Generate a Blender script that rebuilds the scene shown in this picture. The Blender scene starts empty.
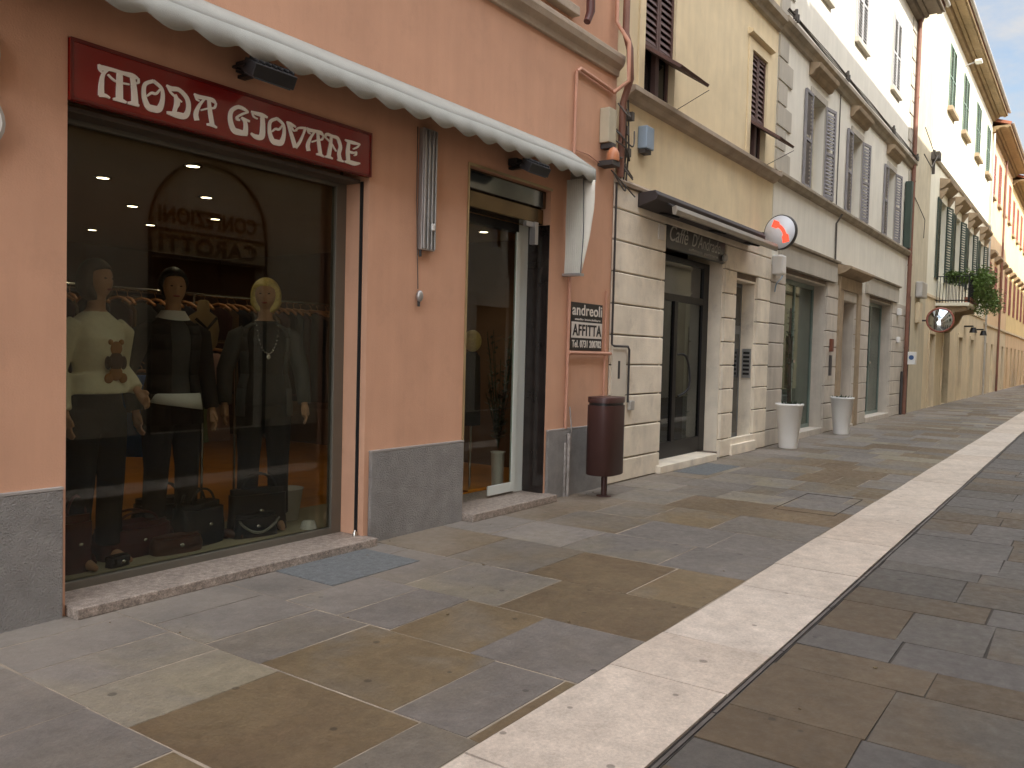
import bpy, math, random
from mathutils import Vector, Matrix
random.seed(11)
R = math.radians
SC = bpy.context.scene
COL = SC.collection
SRGB = lambda *c: tuple(((v/255)/12.92 if v/255 <= .04045 else ((v/255+.055)/1.055)**2.4) for v in c)

# ---------------------------------------------------------------- camera
F, YAW, PITCH, ROLL = 838.6, .963118, -.0385935, .0256333
CAM = Vector((0, -4.8537, 1.6))
fw = Vector((math.sin(YAW)*math.cos(PITCH), math.cos(YAW)*math.cos(PITCH), math.sin(PITCH)))
rt = Vector((math.cos(YAW), -math.sin(YAW), 0)); up = rt.cross(fw)
r2 = math.cos(ROLL)*rt + math.sin(ROLL)*up; u2 = -math.sin(ROLL)*rt + math.cos(ROLL)*up
cd = bpy.data.cameras.new('camera'); co = bpy.data.objects.new('camera', cd); COL.objects.link(co)
cd.sensor_width = 36; cd.lens = F/1024*36; cd.clip_end = 3000; cd.clip_start = .05
M = Matrix((r2, u2, -fw)).transposed().to_4x4(); M.translation = CAM; co.matrix_world = M
SC.camera = co

# ---------------------------------------------------------------- materials
def mat(name, col, rough=.8, metal=0, var=.12, scale=3, bump=0, bscale=60, streak=0, spec=.5, emit=None, estr=0, dirt=0, coat=0, bdist=.01):
    m = bpy.data.materials.new(name); m.use_nodes = True; nt = m.node_tree; N = nt.nodes; L = nt.links
    b = N['Principled BSDF']; b.inputs['Roughness'].default_value = rough; b.inputs['Metallic'].default_value = metal
    b.inputs['Specular IOR Level'].default_value = spec
    b.inputs['Coat Weight'].default_value = coat
    if emit:
        b.inputs['Emission Color'].default_value = (*emit, 1); b.inputs['Emission Strength'].default_value = estr
    tc = N.new('ShaderNodeTexCoord'); 
    geo = N.new('ShaderNodeNewGeometry')
    pos = geo.outputs['Position']
    def noise(sc, det=5, sxyz=None, rg=.55):
        n = N.new('ShaderNodeTexNoise'); n.inputs['Scale'].default_value = sc; n.inputs['Detail'].default_value = det
        n.inputs['Roughness'].default_value = rg
        if sxyz:
            v = N.new('ShaderNodeVectorMath'); v.operation = 'MULTIPLY'; v.inputs[1].default_value = sxyz
            L.new(pos, v.inputs[0]); L.new(v.outputs[0], n.inputs['Vector'])
        else: L.new(pos, n.inputs['Vector'])
        return n.outputs['Fac']
    def mr(s, a, b_, c, d):
        n = N.new('ShaderNodeMapRange'); n.inputs[1].default_value = a; n.inputs[2].default_value = b_
        n.inputs[3].default_value = c; n.inputs[4].default_value = d; L.new(s, n.inputs[0]); return n.outputs[0]
    def mul(colsock, fac):
        v = N.new('ShaderNodeVectorMath'); v.operation = 'SCALE'; L.new(colsock, v.inputs[0]); L.new(fac, v.inputs['Scale']); return v.outputs[0]
    rgb = N.new('ShaderNodeRGB'); rgb.outputs[0].default_value = (*col, 1); c = rgb.outputs[0]
    if var: c = mul(c, mr(noise(scale), .3, .7, 1-var, 1+var))
    if var: c = mul(c, mr(noise(scale*.23, 3), .3, .7, 1-var*.8, 1+var*.8))
    if streak:
        c = mul(c, mr(noise(1.6, 6, (3.2, 3.2, .3), .65), .36, .62, 1-streak, 1.04))
    if dirt:
        mx = N.new('ShaderNodeMix'); mx.data_type = 'RGBA'; mx.inputs['B'].default_value = (.10, .08, .06, 1)
        L.new(mr(noise(2.3, 9, (1, 1, .8), .72), .54, .75, 0, dirt), mx.inputs['Factor']); L.new(c, mx.inputs['A']); c = mx.outputs['Result']
    L.new(c, b.inputs['Base Color'])
    if bump:
        bp = N.new('ShaderNodeBump'); bp.inputs['Strength'].default_value = bump; bp.inputs['Distance'].default_value = bdist
        L.new(noise(bscale, 6), bp.inputs['Height']); L.new(bp.outputs[0], b.inputs['Normal'])
    return m

def slab_mat(name, stops, mortar=False, rough=.62):
    """stone slabs: colour of each slab from its own face attribute, softened by veins inside the stone"""
    m = bpy.data.materials.new(name); m.use_nodes = True; nt = m.node_tree; N = nt.nodes; L = nt.links
    b = N['Principled BSDF']; b.inputs['Roughness'].default_value = rough
    geo = N.new('ShaderNodeNewGeometry'); at = N.new('ShaderNodeAttribute'); at.attribute_name = 'slab'
    sep = N.new('ShaderNodeSeparateColor'); L.new(at.outputs['Color'], sep.inputs[0])
    off = N.new('ShaderNodeVectorMath'); off.operation = 'MULTIPLY_ADD'; L.new(at.outputs['Color'], off.inputs[0])
    off.inputs[1].default_value = (40, 33, 27); L.new(geo.outputs['Position'], off.inputs[2])
    n1 = N.new('ShaderNodeTexNoise'); n1.inputs['Scale'].default_value = 1.5; n1.inputs['Detail'].default_value = 4; n1.inputs['Distortion'].default_value = .6
    L.new(off.outputs[0], n1.inputs['Vector'])
    a = N.new('ShaderNodeMath'); a.operation = 'MULTIPLY_ADD'; a.inputs[1].default_value = .62; L.new(n1.outputs['Fac'], a.inputs[0]); 
    s2 = N.new('ShaderNodeMath'); s2.operation = 'SUBTRACT'; s2.inputs[1].default_value = .31; L.new(sep.outputs[0], s2.inputs[0]); L.new(s2.outputs[0], a.inputs[2])
    cr = N.new('ShaderNodeValToRGB'); L.new(a.outputs[0], cr.inputs[0]); e = cr.color_ramp.elements
    while len(e) < len(stops): e.new(.5)
    for k, (p, c) in enumerate(stops): e[k].position = p; e[k].color = (*c, 1)
    def noi(sc, det=6, rg=.6):
        n = N.new('ShaderNodeTexNoise'); n.inputs['Scale'].default_value = sc; n.inputs['Detail'].default_value = det; n.inputs['Roughness'].default_value = rg
        L.new(geo.outputs['Position'], n.inputs['Vector']); return n.outputs['Fac']
    def mr(s, x0, x1, y0, y1):
        n = N.new('ShaderNodeMapRange'); n.inputs[1].default_value = x0; n.inputs[2].default_value = x1; n.inputs[3].default_value = y0; n.inputs[4].default_value = y1
        L.new(s, n.inputs[0]); return n.outputs[0]
    def scl(c, f):
        v = N.new('ShaderNodeVectorMath'); v.operation = 'SCALE'; L.new(c, v.inputs[0]); L.new(f, v.inputs['Scale']); return v.outputs[0]
    c = cr.outputs[0]
    c = scl(c, mr(sep.outputs[1], 0, 1, .82, 1.18)); c = scl(c, mr(noi(9), .3, .7, .86, 1.14)); c = scl(c, mr(noi(55, 4), .3, .7, .86, 1.14)); c = scl(c, mr(noi(230, 3), .3, .7, .86, 1.14)); c = scl(c, mr(noi(3.1, 8, .75), .35, .7, 1.08, .86))
    c = scl(c, mr(noi(.7, 4), .3, .7, .9, 1.12))
    # trodden-in gum and dirt spots
    vo = N.new('ShaderNodeTexVoronoi'); vo.voronoi_dimensions = '2D'; vo.inputs['Scale'].default_value = 2.4; L.new(geo.outputs['Position'], vo.inputs['Vector'])
    sp = N.new('ShaderNodeSeparateColor'); L.new(vo.outputs['Color'], sp.inputs[0])
    rr = mr(sp.outputs[0], .35, 1, .0, .06)
    lt = N.new('ShaderNodeMath'); lt.operation = 'SUBTRACT'; L.new(rr, lt.inputs[0]); L.new(vo.outputs['Distance'], lt.inputs[1])
    c = scl(c, mr(lt.outputs[0], 0, .012, 1, .5))
    # pale dust trodden along the house fronts
    xyz = N.new('ShaderNodeSeparateXYZ'); L.new(geo.outputs['Position'], xyz.inputs[0])
    mx = N.new('ShaderNodeMix'); mx.data_type = 'RGBA'; mx.inputs['B'].default_value = (*SRGB(140, 130, 119), 1)
    ml = N.new('ShaderNodeMath'); ml.operation = 'MULTIPLY'; L.new(mr(xyz.outputs[1], -1.5, -.1, 0, .75), ml.inputs[0]); L.new(mr(noi(1.3, 6), .35, .6, .25, 1), ml.inputs[1])
    L.new(ml.outputs[0], mx.inputs['Factor']); L.new(c, mx.inputs['A']); L.new(mx.outputs['Result'], b.inputs['Base Color'])
    L.new(mr(noi(14), .3, .7, rough-.12, rough+.15), b.inputs['Roughness'])
    bp = N.new('ShaderNodeBump'); bp.inputs['Strength'].default_value = .6; bp.inputs['Distance'].default_value = .006
    L.new(noi(38, 8, .7), bp.inputs['Height']); L.new(bp.outputs[0], b.inputs['Normal'])
    return m

def glass_mat(name, tint=(.9, .93, .9), refl=.06, mx=.9):
    m = bpy.data.materials.new(name); m.use_nodes = True; nt = m.node_tree; N = nt.nodes; L = nt.links
    N.remove(N['Principled BSDF']); out = N['Material Output']
    t = N.new('ShaderNodeBsdfTransparent'); t.inputs[0].default_value = (*tint, 1)
    g = N.new('ShaderNodeBsdfGlossy'); g.inputs['Roughness'].default_value = .0
    lw = N.new('ShaderNodeLayerWeight'); lw.inputs[0].default_value = .5
    p = N.new('ShaderNodeMath'); p.operation = 'POWER'; p.inputs[1].default_value = 4; L.new(lw.outputs['Facing'], p.inputs[0])
    q = N.new('ShaderNodeMath'); q.operation = 'MULTIPLY_ADD'; q.inputs[1].default_value = mx; q.inputs[2].default_value = refl; L.new(p.outputs[0], q.inputs[0])
    s = N.new('ShaderNodeMixShader'); L.new(q.outputs[0], s.inputs[0]); L.new(t.outputs[0], s.inputs[1]); L.new(g.outputs[0], s.inputs[2])
    L.new(s.outputs[0], out.inputs[0]); return m

PK = mat('pink_stucco', SRGB(206, 159, 130), .92, var=.06, scale=1.4, bump=.25, bscale=90, streak=.02, dirt=.13)
PL = mat('rough_plinth', SRGB(150, 145, 140), .95, var=.12, scale=9, bump=1.0, bscale=85, dirt=.2, bdist=.03)
GR = mat('granite', SRGB(150, 137, 126), .5, var=.45, scale=110, bump=.1, dirt=.25)
CORN = mat('painted_cornice', SRGB(176, 160, 142), .9, var=.14, scale=3, bump=.3, dirt=.5)
YL = mat('yellow_stucco', SRGB(228, 209, 172), .92, var=.06, scale=2.4, bump=.25, streak=.04, dirt=.10)
ST = mat('travertine', SRGB(234, 222, 202), .8, var=.12, scale=2.7, bump=.4, bscale=45, streak=.03, dirt=.34)
GROOVE = mat('dark_joint', SRGB(112, 98, 84), .95, var=.2)
G3 = mat('cream_stucco', SRGB(222, 216, 202), .92, var=.05, scale=1.7, bump=.2, streak=.04)
G3Q = mat('grey_render', SRGB(182, 174, 160), .92, var=.05, scale=2, bump=.25, streak=.08)
ST3 = mat('grey_stone', SRGB(198, 188, 174), .88, var=.1, scale=2.5, bump=.35, streak=.12, dirt=.2)
LED = mat('weathered_ledge', SRGB(158, 146, 128), .9, var=.16, scale=4, bump=.3, dirt=.5)
SAND = mat('sandstone_hood', SRGB(158, 138, 112), .9, var=.15, scale=5, bump=.4, dirt=.3)
C4 = mat('ivory_stucco', SRGB(230, 224, 204), .92, var=.04, scale=1.3, bump=.2, streak=.03)
C4L = mat('beige_stucco', SRGB(216, 198, 166), .92, var=.08, scale=1.2, bump=.3, streak=.1, dirt=.2)
C5 = mat('peach_stucco', SRGB(222, 192, 152), .92, var=.06, scale=1.0, bump=.2, streak=.1)
C6 = mat('butter_stucco', SRGB(232, 206, 150), .92, var=.06, scale=1.0, bump=.2, streak=.1)
BR = mat('brown_shutter_paint', SRGB(92, 66, 60), .6, var=.15, scale=8, bump=.1)
GY = mat('grey_shutter_paint', SRGB(132, 128, 130), .6, var=.1, scale=6, bump=.1)
GYL = mat('pale_shutter_paint', SRGB(168, 166, 164), .6, var=.1, scale=6)
GRN = mat('green_shutter_paint', SRGB(112, 130, 114), .6, var=.1, scale=4)
DGRN = mat('dark_green_paint', SRGB(52, 66, 56), .6, var=.12, scale=4)
RDS = mat('red_shutter_paint', SRGB(160, 96, 84), .6, var=.1, scale=3)
DARKG = mat('dark_window_glass', (.012, .014, .014), .06, var=0, spec=.8)
TILE = mat('clay_tiles', SRGB(150, 96, 74), .9, var=.3, scale=5, bump=.5, bscale=12)
EAVW = mat('eave_wood', SRGB(146, 124, 92), .85, var=.15, scale=5, streak=.1)
EAVG = mat('grey_eave', SRGB(116, 104, 90), .85, var=.15, scale=5)
SHEET = mat('zinc_gutter', SRGB(190, 186, 180), .45, metal=.5, var=.1)
COPP = mat('copper_pipe_paint', SRGB(126, 86, 70), .6, var=.15, scale=6)
PKPIPE = mat('pink_pipe_paint', SRGB(196, 146, 122), .6, var=.08)
DKPIPE = mat('dark_pipe', SRGB(64, 60, 58), .6, var=.15)
CABLE = mat('black_cable', SRGB(84, 78, 72), .7, var=.1)
FAB = mat('awning_canvas', SRGB(168, 168, 161), .95, var=.05, scale=5, bump=.3, bscale=300, dirt=.12)
FAB2 = mat('striped_canvas_dark', SRGB(124, 122, 120), .95, var=.1)
ALU = mat('aluminium', SRGB(176, 174, 172), .35, metal=.7, var=.06)
CHR = mat('brushed_chrome', SRGB(200, 198, 190), .18, metal=1, var=.04)
BRASSY = mat('cream_roller_box', SRGB(176, 156, 118), .35, metal=.5, var=.1)
RED = mat('red_sign_gloss', SRGB(126, 15, 7), .22, var=.05, scale=2, coat=.3)
LET = mat('cream_lettering', SRGB(240, 234, 224), .6, var=.03)
BLK = mat('black_plastic', SRGB(34, 33, 34), .4, var=.1)
BLKM = mat('black_metal', SRGB(27, 24, 24), .45, var=.1, metal=.3)
LENS = mat('lamp_lens', SRGB(120, 130, 140), .08, metal=.6, var=.05)
BIN = mat('brown_bin_metal', SRGB(74, 48, 44), .42, metal=.2, var=.07, scale=5)
WHT = mat('white_enamel', SRGB(226, 224, 220), .4, var=.03)
WHF = mat('white_door_frame', SRGB(216, 222, 216), .35, var=.03)
WP = mat('white_pot_plastic', SRGB(238, 236, 232), .5, var=.03)
BXB = mat('blue_grey_box', SRGB(140, 156, 172), .5, var=.08)
BXC = mat('cream_box', SRGB(186, 176, 152), .55, var=.1)
ORG = mat('orange_lamp_cover', SRGB(196, 130, 92), .4, var=.1)
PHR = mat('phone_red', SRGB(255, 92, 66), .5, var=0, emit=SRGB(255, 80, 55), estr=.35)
PHG = mat('phone_disc', SRGB(232, 234, 240), .4, var=.03)
SIGNB = mat('black_board', SRGB(34, 30, 30), .4, var=.05)
SIGNW = mat('white_board', SRGB(216, 208, 198), .5, var=.04)
CAFB = mat('cafe_board', SRGB(38, 31, 29), .35, var=.1)
CHALK = mat('cafe_lettering', SRGB(176, 172, 164), .6, var=.03)
GRATE = mat('steel_grate', SRGB(104, 106, 106), .85, metal=.0, var=.25, scale=90, bump=.6, bscale=180)
LIME = mat('white_limestone', SRGB(188, 174, 160), .6, var=.10, scale=6, bump=.35, bscale=35, dirt=.34)
GLS = glass_mat('shop_glass', (.74, .75, .70), .032, .75)
GLC = glass_mat('door_glass', (.42, .47, .45), .035, .8)
GLG = glass_mat('green_glass', (.50, .66, .60), .07, .8)
FLO = mat('orange_parquet', SRGB(214, 138, 36), .35, var=.2, scale=4)
PLAT = mat('display_cloth', SRGB(170, 160, 134), .9, var=.08)
INW = mat('interior_wall', SRGB(120, 92, 70), .9, var=.08)
INC = mat('interior_ceiling', SRGB(150, 132, 104), .9, var=.04)
INK = mat('interior_dark', SRGB(50, 40, 36), .8, var=.1)
LAMPM = mat('downlight_glow', (1, .9, .7), .5, var=0, emit=(1, .82, .58), estr=8)
SKIN = mat('mannequin_skin', SRGB(196, 150, 116), .45, var=.03)
HRD = mat('dark_hair', SRGB(30, 24, 22), .5, var=.2, scale=60)
HRN = mat('dark_brown_hair', SRGB(58, 42, 34), .5, var=.25, scale=60)
HRB = mat('blond_hair', SRGB(226, 200, 120), .5, var=.2, scale=60)
SWT = mat('cream_knit', SRGB(240, 234, 204), .95, var=.05, scale=30, bump=.5, bscale=240)
BEAR = mat('bear_print', SRGB(160, 104, 36), .9, var=.1, scale=40)
BEAR2 = mat('bear_print_dark', SRGB(78, 50, 30), .9, var=.1, scale=40)
BLC = mat('black_cloth', SRGB(30, 27, 27), .9, var=.15, scale=12, bump=.4)
GRC = mat('grey_cloth', SRGB(74, 74, 74), .9, var=.1, scale=20, bump=.4)
WHC = mat('white_cloth', SRGB(224, 222, 216), .9, var=.04, bump=.3)
DGC = mat('charcoal_cloth', SRGB(58, 58, 60), .9, var=.12, scale=14, bump=.4)
PINKC = mat('dusty_pink_cloth', SRGB(214, 170, 160), .9, var=.1, bump=.3)
GRNC = mat('sage_cloth', SRGB(170, 186, 130), .9, var=.1, bump=.3)
BLUC = mat('blue_cloth', SRGB(60, 120, 205), .9, var=.1, bump=.3)
WINEC = mat('wine_cloth', SRGB(70, 26, 30), .85, var=.15, bump=.3)
NAVC = mat('navy_cloth', SRGB(34, 38, 56), .85, var=.15, bump=.3)
BRNC = mat('brown_cloth', SRGB(104, 76, 54), .85, var=.15, bump=.3)
LEAB = mat('black_leather', SRGB(26, 24, 25), .38, var=.2, scale=30, bump=.4, bscale=120)
LEAR = mat('burgundy_leather', SRGB(82, 30, 26), .35, var=.2, scale=30, bump=.4, bscale=120)
LEAN = mat('brown_leather', SRGB(92, 56, 38), .4, var=.2, scale=30, bump=.4, bscale=120)
SILV = mat('silver', SRGB(220, 218, 212), .2, metal=1, var=.05)
WOOD = mat('hanger_wood', SRGB(206, 138, 78), .45, var=.1, scale=20)
LEAF = mat('leaf', SRGB(96, 120, 58), .6, var=.35, scale=6)
LEAFD = mat('dark_leaf', SRGB(40, 58, 32), .6, var=.3, scale=9)
STEM = mat('stem', SRGB(70, 60, 48), .8, var=.2)
SOIL = mat('soil', SRGB(52, 42, 34), .95, var=.3, scale=30)
WOODD = mat('door_wood', SRGB(120, 100, 80), .6, var=.15, scale=5, streak=.15)
GRD = mat('grey_door', SRGB(108, 112, 114), .5, var=.1)
MIR = mat('mirror', (.42, .44, .43), .03, metal=1, var=0)
REDR = mat('red_rim', SRGB(138, 76, 60), .5, var=.1)
CARP = mat('dark_blue_car_paint', SRGB(28, 36, 62), .25, var=.05, coat=.5)
RUB = mat('rubber', SRGB(28, 28, 28), .8, var=.1)
TAIL = mat('tail_lamp', SRGB(150, 20, 18), .25, var=0)
MAT_ = mat('doormat', SRGB(120, 64, 36), .95, var=.2, scale=60)
OPP1 = mat('opposite_ochre', SRGB(232, 222, 198), .92, var=.06, scale=1.5, streak=.1)
OPP2 = mat('opposite_sand', SRGB(228, 220, 206), .92, var=.06, scale=1.5, streak=.1)
OPP3 = mat('opposite_rose', SRGB(226, 214, 200), .92, var=.06, scale=1.5, streak=.1)

# ---------------------------------------------------------------- mesh builder
def wloc(o):
    v = Vector((0, 0, 0))
    while o: v += o.location; o = o.parent
    return v
class MB:
    def __init__(s): s.v = []; s.f = []; s.mi = []; s.sm = []
    def add(s, vs, fs, smooth=False, mi=0):
        k = len(s.v); s.v += [tuple(v) for v in vs]; s.f += [tuple(i+k for i in f) for f in fs]
        s.mi += [mi]*len(fs); s.sm += [smooth]*len(fs); return s
    def box(s, x0, x1, y0, y1, z0, z1, mi=0):
        return s.add([(x0,y0,z0),(x1,y0,z0),(x1,y1,z0),(x0,y1,z0),(x0,y0,z1),(x1,y0,z1),(x1,y1,z1),(x0,y1,z1)],
                     [(0,3,2,1),(4,5,6,7),(0,1,5,4),(1,2,6,5),(2,3,7,6),(3,0,4,7)], mi=mi)
    def quad(s, *p, mi=0): return s.add(p, [tuple(range(len(p)))], mi=mi)
    def prism_x(s, prof, x0, x1, mi=0):      # profile list of (y,z) swept along x
        n = len(prof)
        vs = [(x0, y, z) for y, z in prof]+[(x1, y, z) for y, z in prof]
        fs = [(i, (i+1) % n, n+(i+1) % n, n+i) for i in range(n)]+[tuple(range(n))[::-1], tuple(range(n, 2*n))]
        return s.add(vs, fs, mi=mi)
    def prism_y(s, prof, y0, y1, mi=0, smooth=False):      # profile (x,z) swept along y
        n = len(prof)
        vs = [(x, y0, z) for x, z in prof]+[(x, y1, z) for x, z in prof]
        fs = [(i, (i+1) % n, n+(i+1) % n, n+i) for i in range(n)]
        s.add(vs, fs, smooth=smooth, mi=mi); return s.add(vs, [tuple(range(n))[::-1], tuple(range(n, 2*n))], mi=mi)
    def rings(s, rs, cap=True, mi=0, smooth=True):
        n = len(rs[0]); vs = [p for r in rs for p in r]; fs = []
        for k in range(len(rs)-1):
            for i in range(n): fs.append((k*n+i, k*n+(i+1) % n, (k+1)*n+(i+1) % n, (k+1)*n+i))
        s.add(vs, fs, smooth, mi)
        if cap: s.add(vs, [tuple(range(n))[::-1], tuple(range((len(rs)-1)*n, len(rs)*n))], smooth, mi)
        return s
    def lathe(s, c, prof, n=24, mi=0):      # (r,z)
        return s.rings([[(c[0]+r*math.cos(2*math.pi*i/n), c[1]+r*math.sin(2*math.pi*i/n), c[2]+z) for i in range(n)] for r, z in prof], mi=mi)
    def loft(s, secs, n=20, mi=0):            # (cx,cy,z,rx,ry)
        return s.rings([[(cx+rx*math.cos(2*math.pi*i/n), cy+ry*math.sin(2*math.pi*i/n), z) for i in range(n)] for cx, cy, z, rx, ry in secs], mi=mi)
    def tube(s, pts, r, n=10, mi=0, cap=True):
        pts = [Vector(p) for p in pts]; rad = r if isinstance(r, (list, tuple)) else [r]*len(pts)
        rs = []; prev = None
        for i, p in enumerate(pts):
            d = (pts[min(i+1, len(pts)-1)]-pts[max(i-1, 0)]).normalized()
            if prev is None:
                a = Vector((0, 0, 1)) if abs(d.z) < .9 else Vector((1, 0, 0)); a = (a-d*a.dot(d)).normalized()
            else: a = (prev-d*prev.dot(d)).normalized()
            prev = a; b = d.cross(a)
            rs.append([tuple(p+rad[i]*(a*math.cos(2*math.pi*k/n)+b*math.sin(2*math.pi*k/n))) for k in range(n)])
        return s.rings(rs, cap, mi)
    def ell(s, c, r, n=16, m=10, mi=0, fn=None):
        rs = []
        for j in range(m+1):
            t = math.pi*j/m; t = min(max(t, .03), math.pi-.03)
            ring = []
            for i in range(n):
                a = 2*math.pi*i/n; d = Vector((math.sin(t)*math.cos(a), math.sin(t)*math.sin(a), -math.cos(t)))
                p = Vector((d.x*r[0], d.y*r[1], d.z*r[2]))
                if fn: p = fn(p, d)
                ring.append((c[0]+p.x, c[1]+p.y, c[2]+p.z))
            rs.append(ring)
        return s.rings(rs, True, mi)
    def xform(s, mt): s.v = [tuple(mt @ Vector(v)) for v in s.v]; return s
    def merge(s, o): return s.add(o.v, o.f, True)
    def build(s, name, mats, parent=None, local=False, bevel=0, segs=2, loc=None, rot=None):
        if not isinstance(mats, (list, tuple)): mats = [mats]
        me = bpy.data.meshes.new(name)
        off = Vector((0, 0, 0)) if local else wloc(parent)
        me.from_pydata([tuple(Vector(v)-off) for v in s.v], [], s.f)
        for m in mats: me.materials.append(m)
        me.polygons.foreach_set('material_index', s.mi); me.polygons.foreach_set('use_smooth', s.sm); me.update()
        o = bpy.data.objects.new(name, me); COL.objects.link(o); o.parent = parent
        if loc is not None: o.location = loc
        if rot is not None: o.rotation_euler = rot
        if bevel:
            b = o.modifiers.new('bevel', 'BEVEL'); b.width = bevel; b.segments = segs; b.limit_method = 'ANGLE'; b.angle_limit = R(40)
        return o
def thing(name, label, cat, loc=(0, 0, 0), rot=0, group=None):
    o = bpy.data.objects.new(name, None); COL.objects.link(o); o.location = loc; o.rotation_euler = (0, 0, rot)
    o.empty_display_size = .1; o['label'] = label; o['category'] = cat
    if group: o['group'] = group
    return o
def tag(o, label, cat, group=None):
    o['label'] = label; o['category'] = cat
    if group: o['group'] = group
    return o
def struct(o): o['kind'] = 'structure'; return o
def remesh(o, v):
    m = o.modifiers.new('remesh', 'REMESH'); m.mode = 'VOXEL'; m.voxel_size = v; m.use_smooth_shade = True
    sm = o.modifiers.new('smooth', 'SMOOTH'); sm.iterations = 3; sm.factor = .5; return o

def text_mesh(name, body, x0, x1, z0, z1, y, m, parent, extr=.004, bold=0, shear=0, flip=False):
    cu = bpy.data.curves.new('tmp', 'FONT'); cu.body = body; cu.size = 1; cu.extrude = .02; cu.offset = bold; cu.space_character = 1.0+bold*4; cu.shear = shear
    ob = bpy.data.objects.new('tmp', cu); COL.objects.link(ob)
    dg = bpy.context.evaluated_depsgraph_get(); me = bpy.data.meshes.new_from_object(ob.evaluated_get(dg)); me.name = name
    bpy.data.objects.remove(ob); bpy.data.curves.remove(cu)
    xs = [v.co.x for v in me.vertices]; ys = [v.co.y for v in me.vertices]; a, b, c, d = min(xs), max(xs), min(ys), max(ys)
    off = wloc(parent)
    for v in me.vertices:
        u = (v.co.x-a)/(b-a); w = (v.co.y-c)/(d-c); e = v.co.z/.02
        v.co = Vector(((x1-(x1-x0)*u) if flip else (x0+(x1-x0)*u), y+(-e if not flip else e)*extr, z0+(z1-z0)*w))-off
    me.materials.clear(); me.materials.append(m)
    o = bpy.data.objects.new(name, me); COL.objects.link(o); o.parent = parent; return o

def wall_grid(mb, x0, x1, z0, z1, holes, y=0, depth=.3, s=1, mi=0):
    """front face with rectangular openings and their reveals; s=1 faces -y"""
    xs = sorted({x0, x1, *[h[0] for h in holes], *[h[1] for h in holes]}); zs = sorted({z0, z1, *[h[2] for h in holes], *[h[3] for h in holes]})
    xs = [x for x in xs if x0 <= x <= x1]; zs = [z for z in zs if z0 <= z <= z1]
    for i in range(len(xs)-1):
        for j in range(len(zs)-1):
            cx, cz = (xs[i]+xs[i+1])/2, (zs[j]+zs[j+1])/2
            if any(h[0] < cx < h[1] and h[2] < cz < h[3] for h in holes): continue
            mb.quad((xs[i], y, zs[j]), (xs[i+1], y, zs[j]), (xs[i+1], y, zs[j+1]), (xs[i], y, zs[j+1]), mi=mi)
    for a, b, c, d in [h[:4] for h in holes]:
        yb = y+depth*s
        a, b, c, d = max(a, x0), min(b, x1), max(c, z0), min(d, z1)
        if b <= a or d <= c: continue
        mb.quad((a, y, c), (a, yb, c), (a, yb, d), (a, y, d), mi=mi); mb.quad((b, y, c), (b, y, d), (b, yb, d), (b, yb, c), mi=mi)
        mb.quad((a, y, d), (a, yb, d), (b, yb, d), (b, y, d), mi=mi); mb.quad((a, y, c), (b, y, c), (b, yb, c), (a, yb, c), mi=mi)
    return mb
def blocks(mb, x0, x1, zs, holes, y0=-.0, y1=.03, gap=.016, xcuts=()):
    """rusticated courses: raised blocks between recessed joints, skipping the openings"""
    for k in range(len(zs)-1):
        a, b = zs[k]+gap/2, zs[k+1]-gap/2
        hs = sorted([h for h in holes if h[2] < (a+b)/2 < h[3]]); cur = x0; segs = []
        for h in hs: segs.append((cur, h[0])); cur = h[1]
        segs.append((cur, x1))
        for c, d in segs:
            if d-c < .05: continue
            c2, d2 = c, d
            g = .010 + .002*random.random(); 
            mb.prism_x([(y1, a), (y0+g, a), (y0, a+g), (y0, b-g), (y0+g, b), (y1, b)], c2, d2)
def louvre(x0, x1, z0, z1, y=0, t=.04, pitch=.07, fr=.06, mid=True):
    mb = MB(); mb.box(x0, x0+fr, y, y+t, z0, z1); mb.box(x1-fr, x1, y, y+t, z0, z1)
    mb.box(x0+fr, x1-fr, y, y+t, z0, z0+fr); mb.box(x0+fr, x1-fr, y, y+t, z1-fr, z1)
    ms = [z0+fr, z1-fr]
    if mid: zm = (z0+z1)/2; mb.box(x0+fr, x1-fr, y, y+t, zm-fr/2, zm+fr/2); 
    z = z0+fr+.01
    while z < z1-fr-.03:
        if not (mid and abs(z+.02-(z0+z1)/2) < fr/2+.03):
            mb.prism_x([(y+.002, z), (y+.010, z-.004), (y+t-.002, z+pitch*.7), (y+t-.010, z+pitch*.7+.006)], x0+fr, x1-fr)
        z += pitch
    return mb
def window(parent, x0, x1, z0, z1, y=.2, fm=WHT, glass=DARKG, name='window', bars=1):
    mb = MB(); w = .05
    mb.box(x0, x0+w, y, y+.06, z0, z1); mb.box(x1-w, x1, y, y+.06, z0, z1); mb.box(x0+w, x1-w, y, y+.06, z0, z0+w); mb.box(x0+w, x1-w, y, y+.06, z1-w, z1)
    xm = (x0+x1)/2
    if bars: mb.box(xm-.035, xm+.035, y+.003, y+.063, z0+w, z1-w)
    o = mb.build(name, fm, parent)
    MB().box(x0+w, x1-w, y+.025, y+.04, z0+w, z1-w).build('pane', glass, o)
    return o
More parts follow.
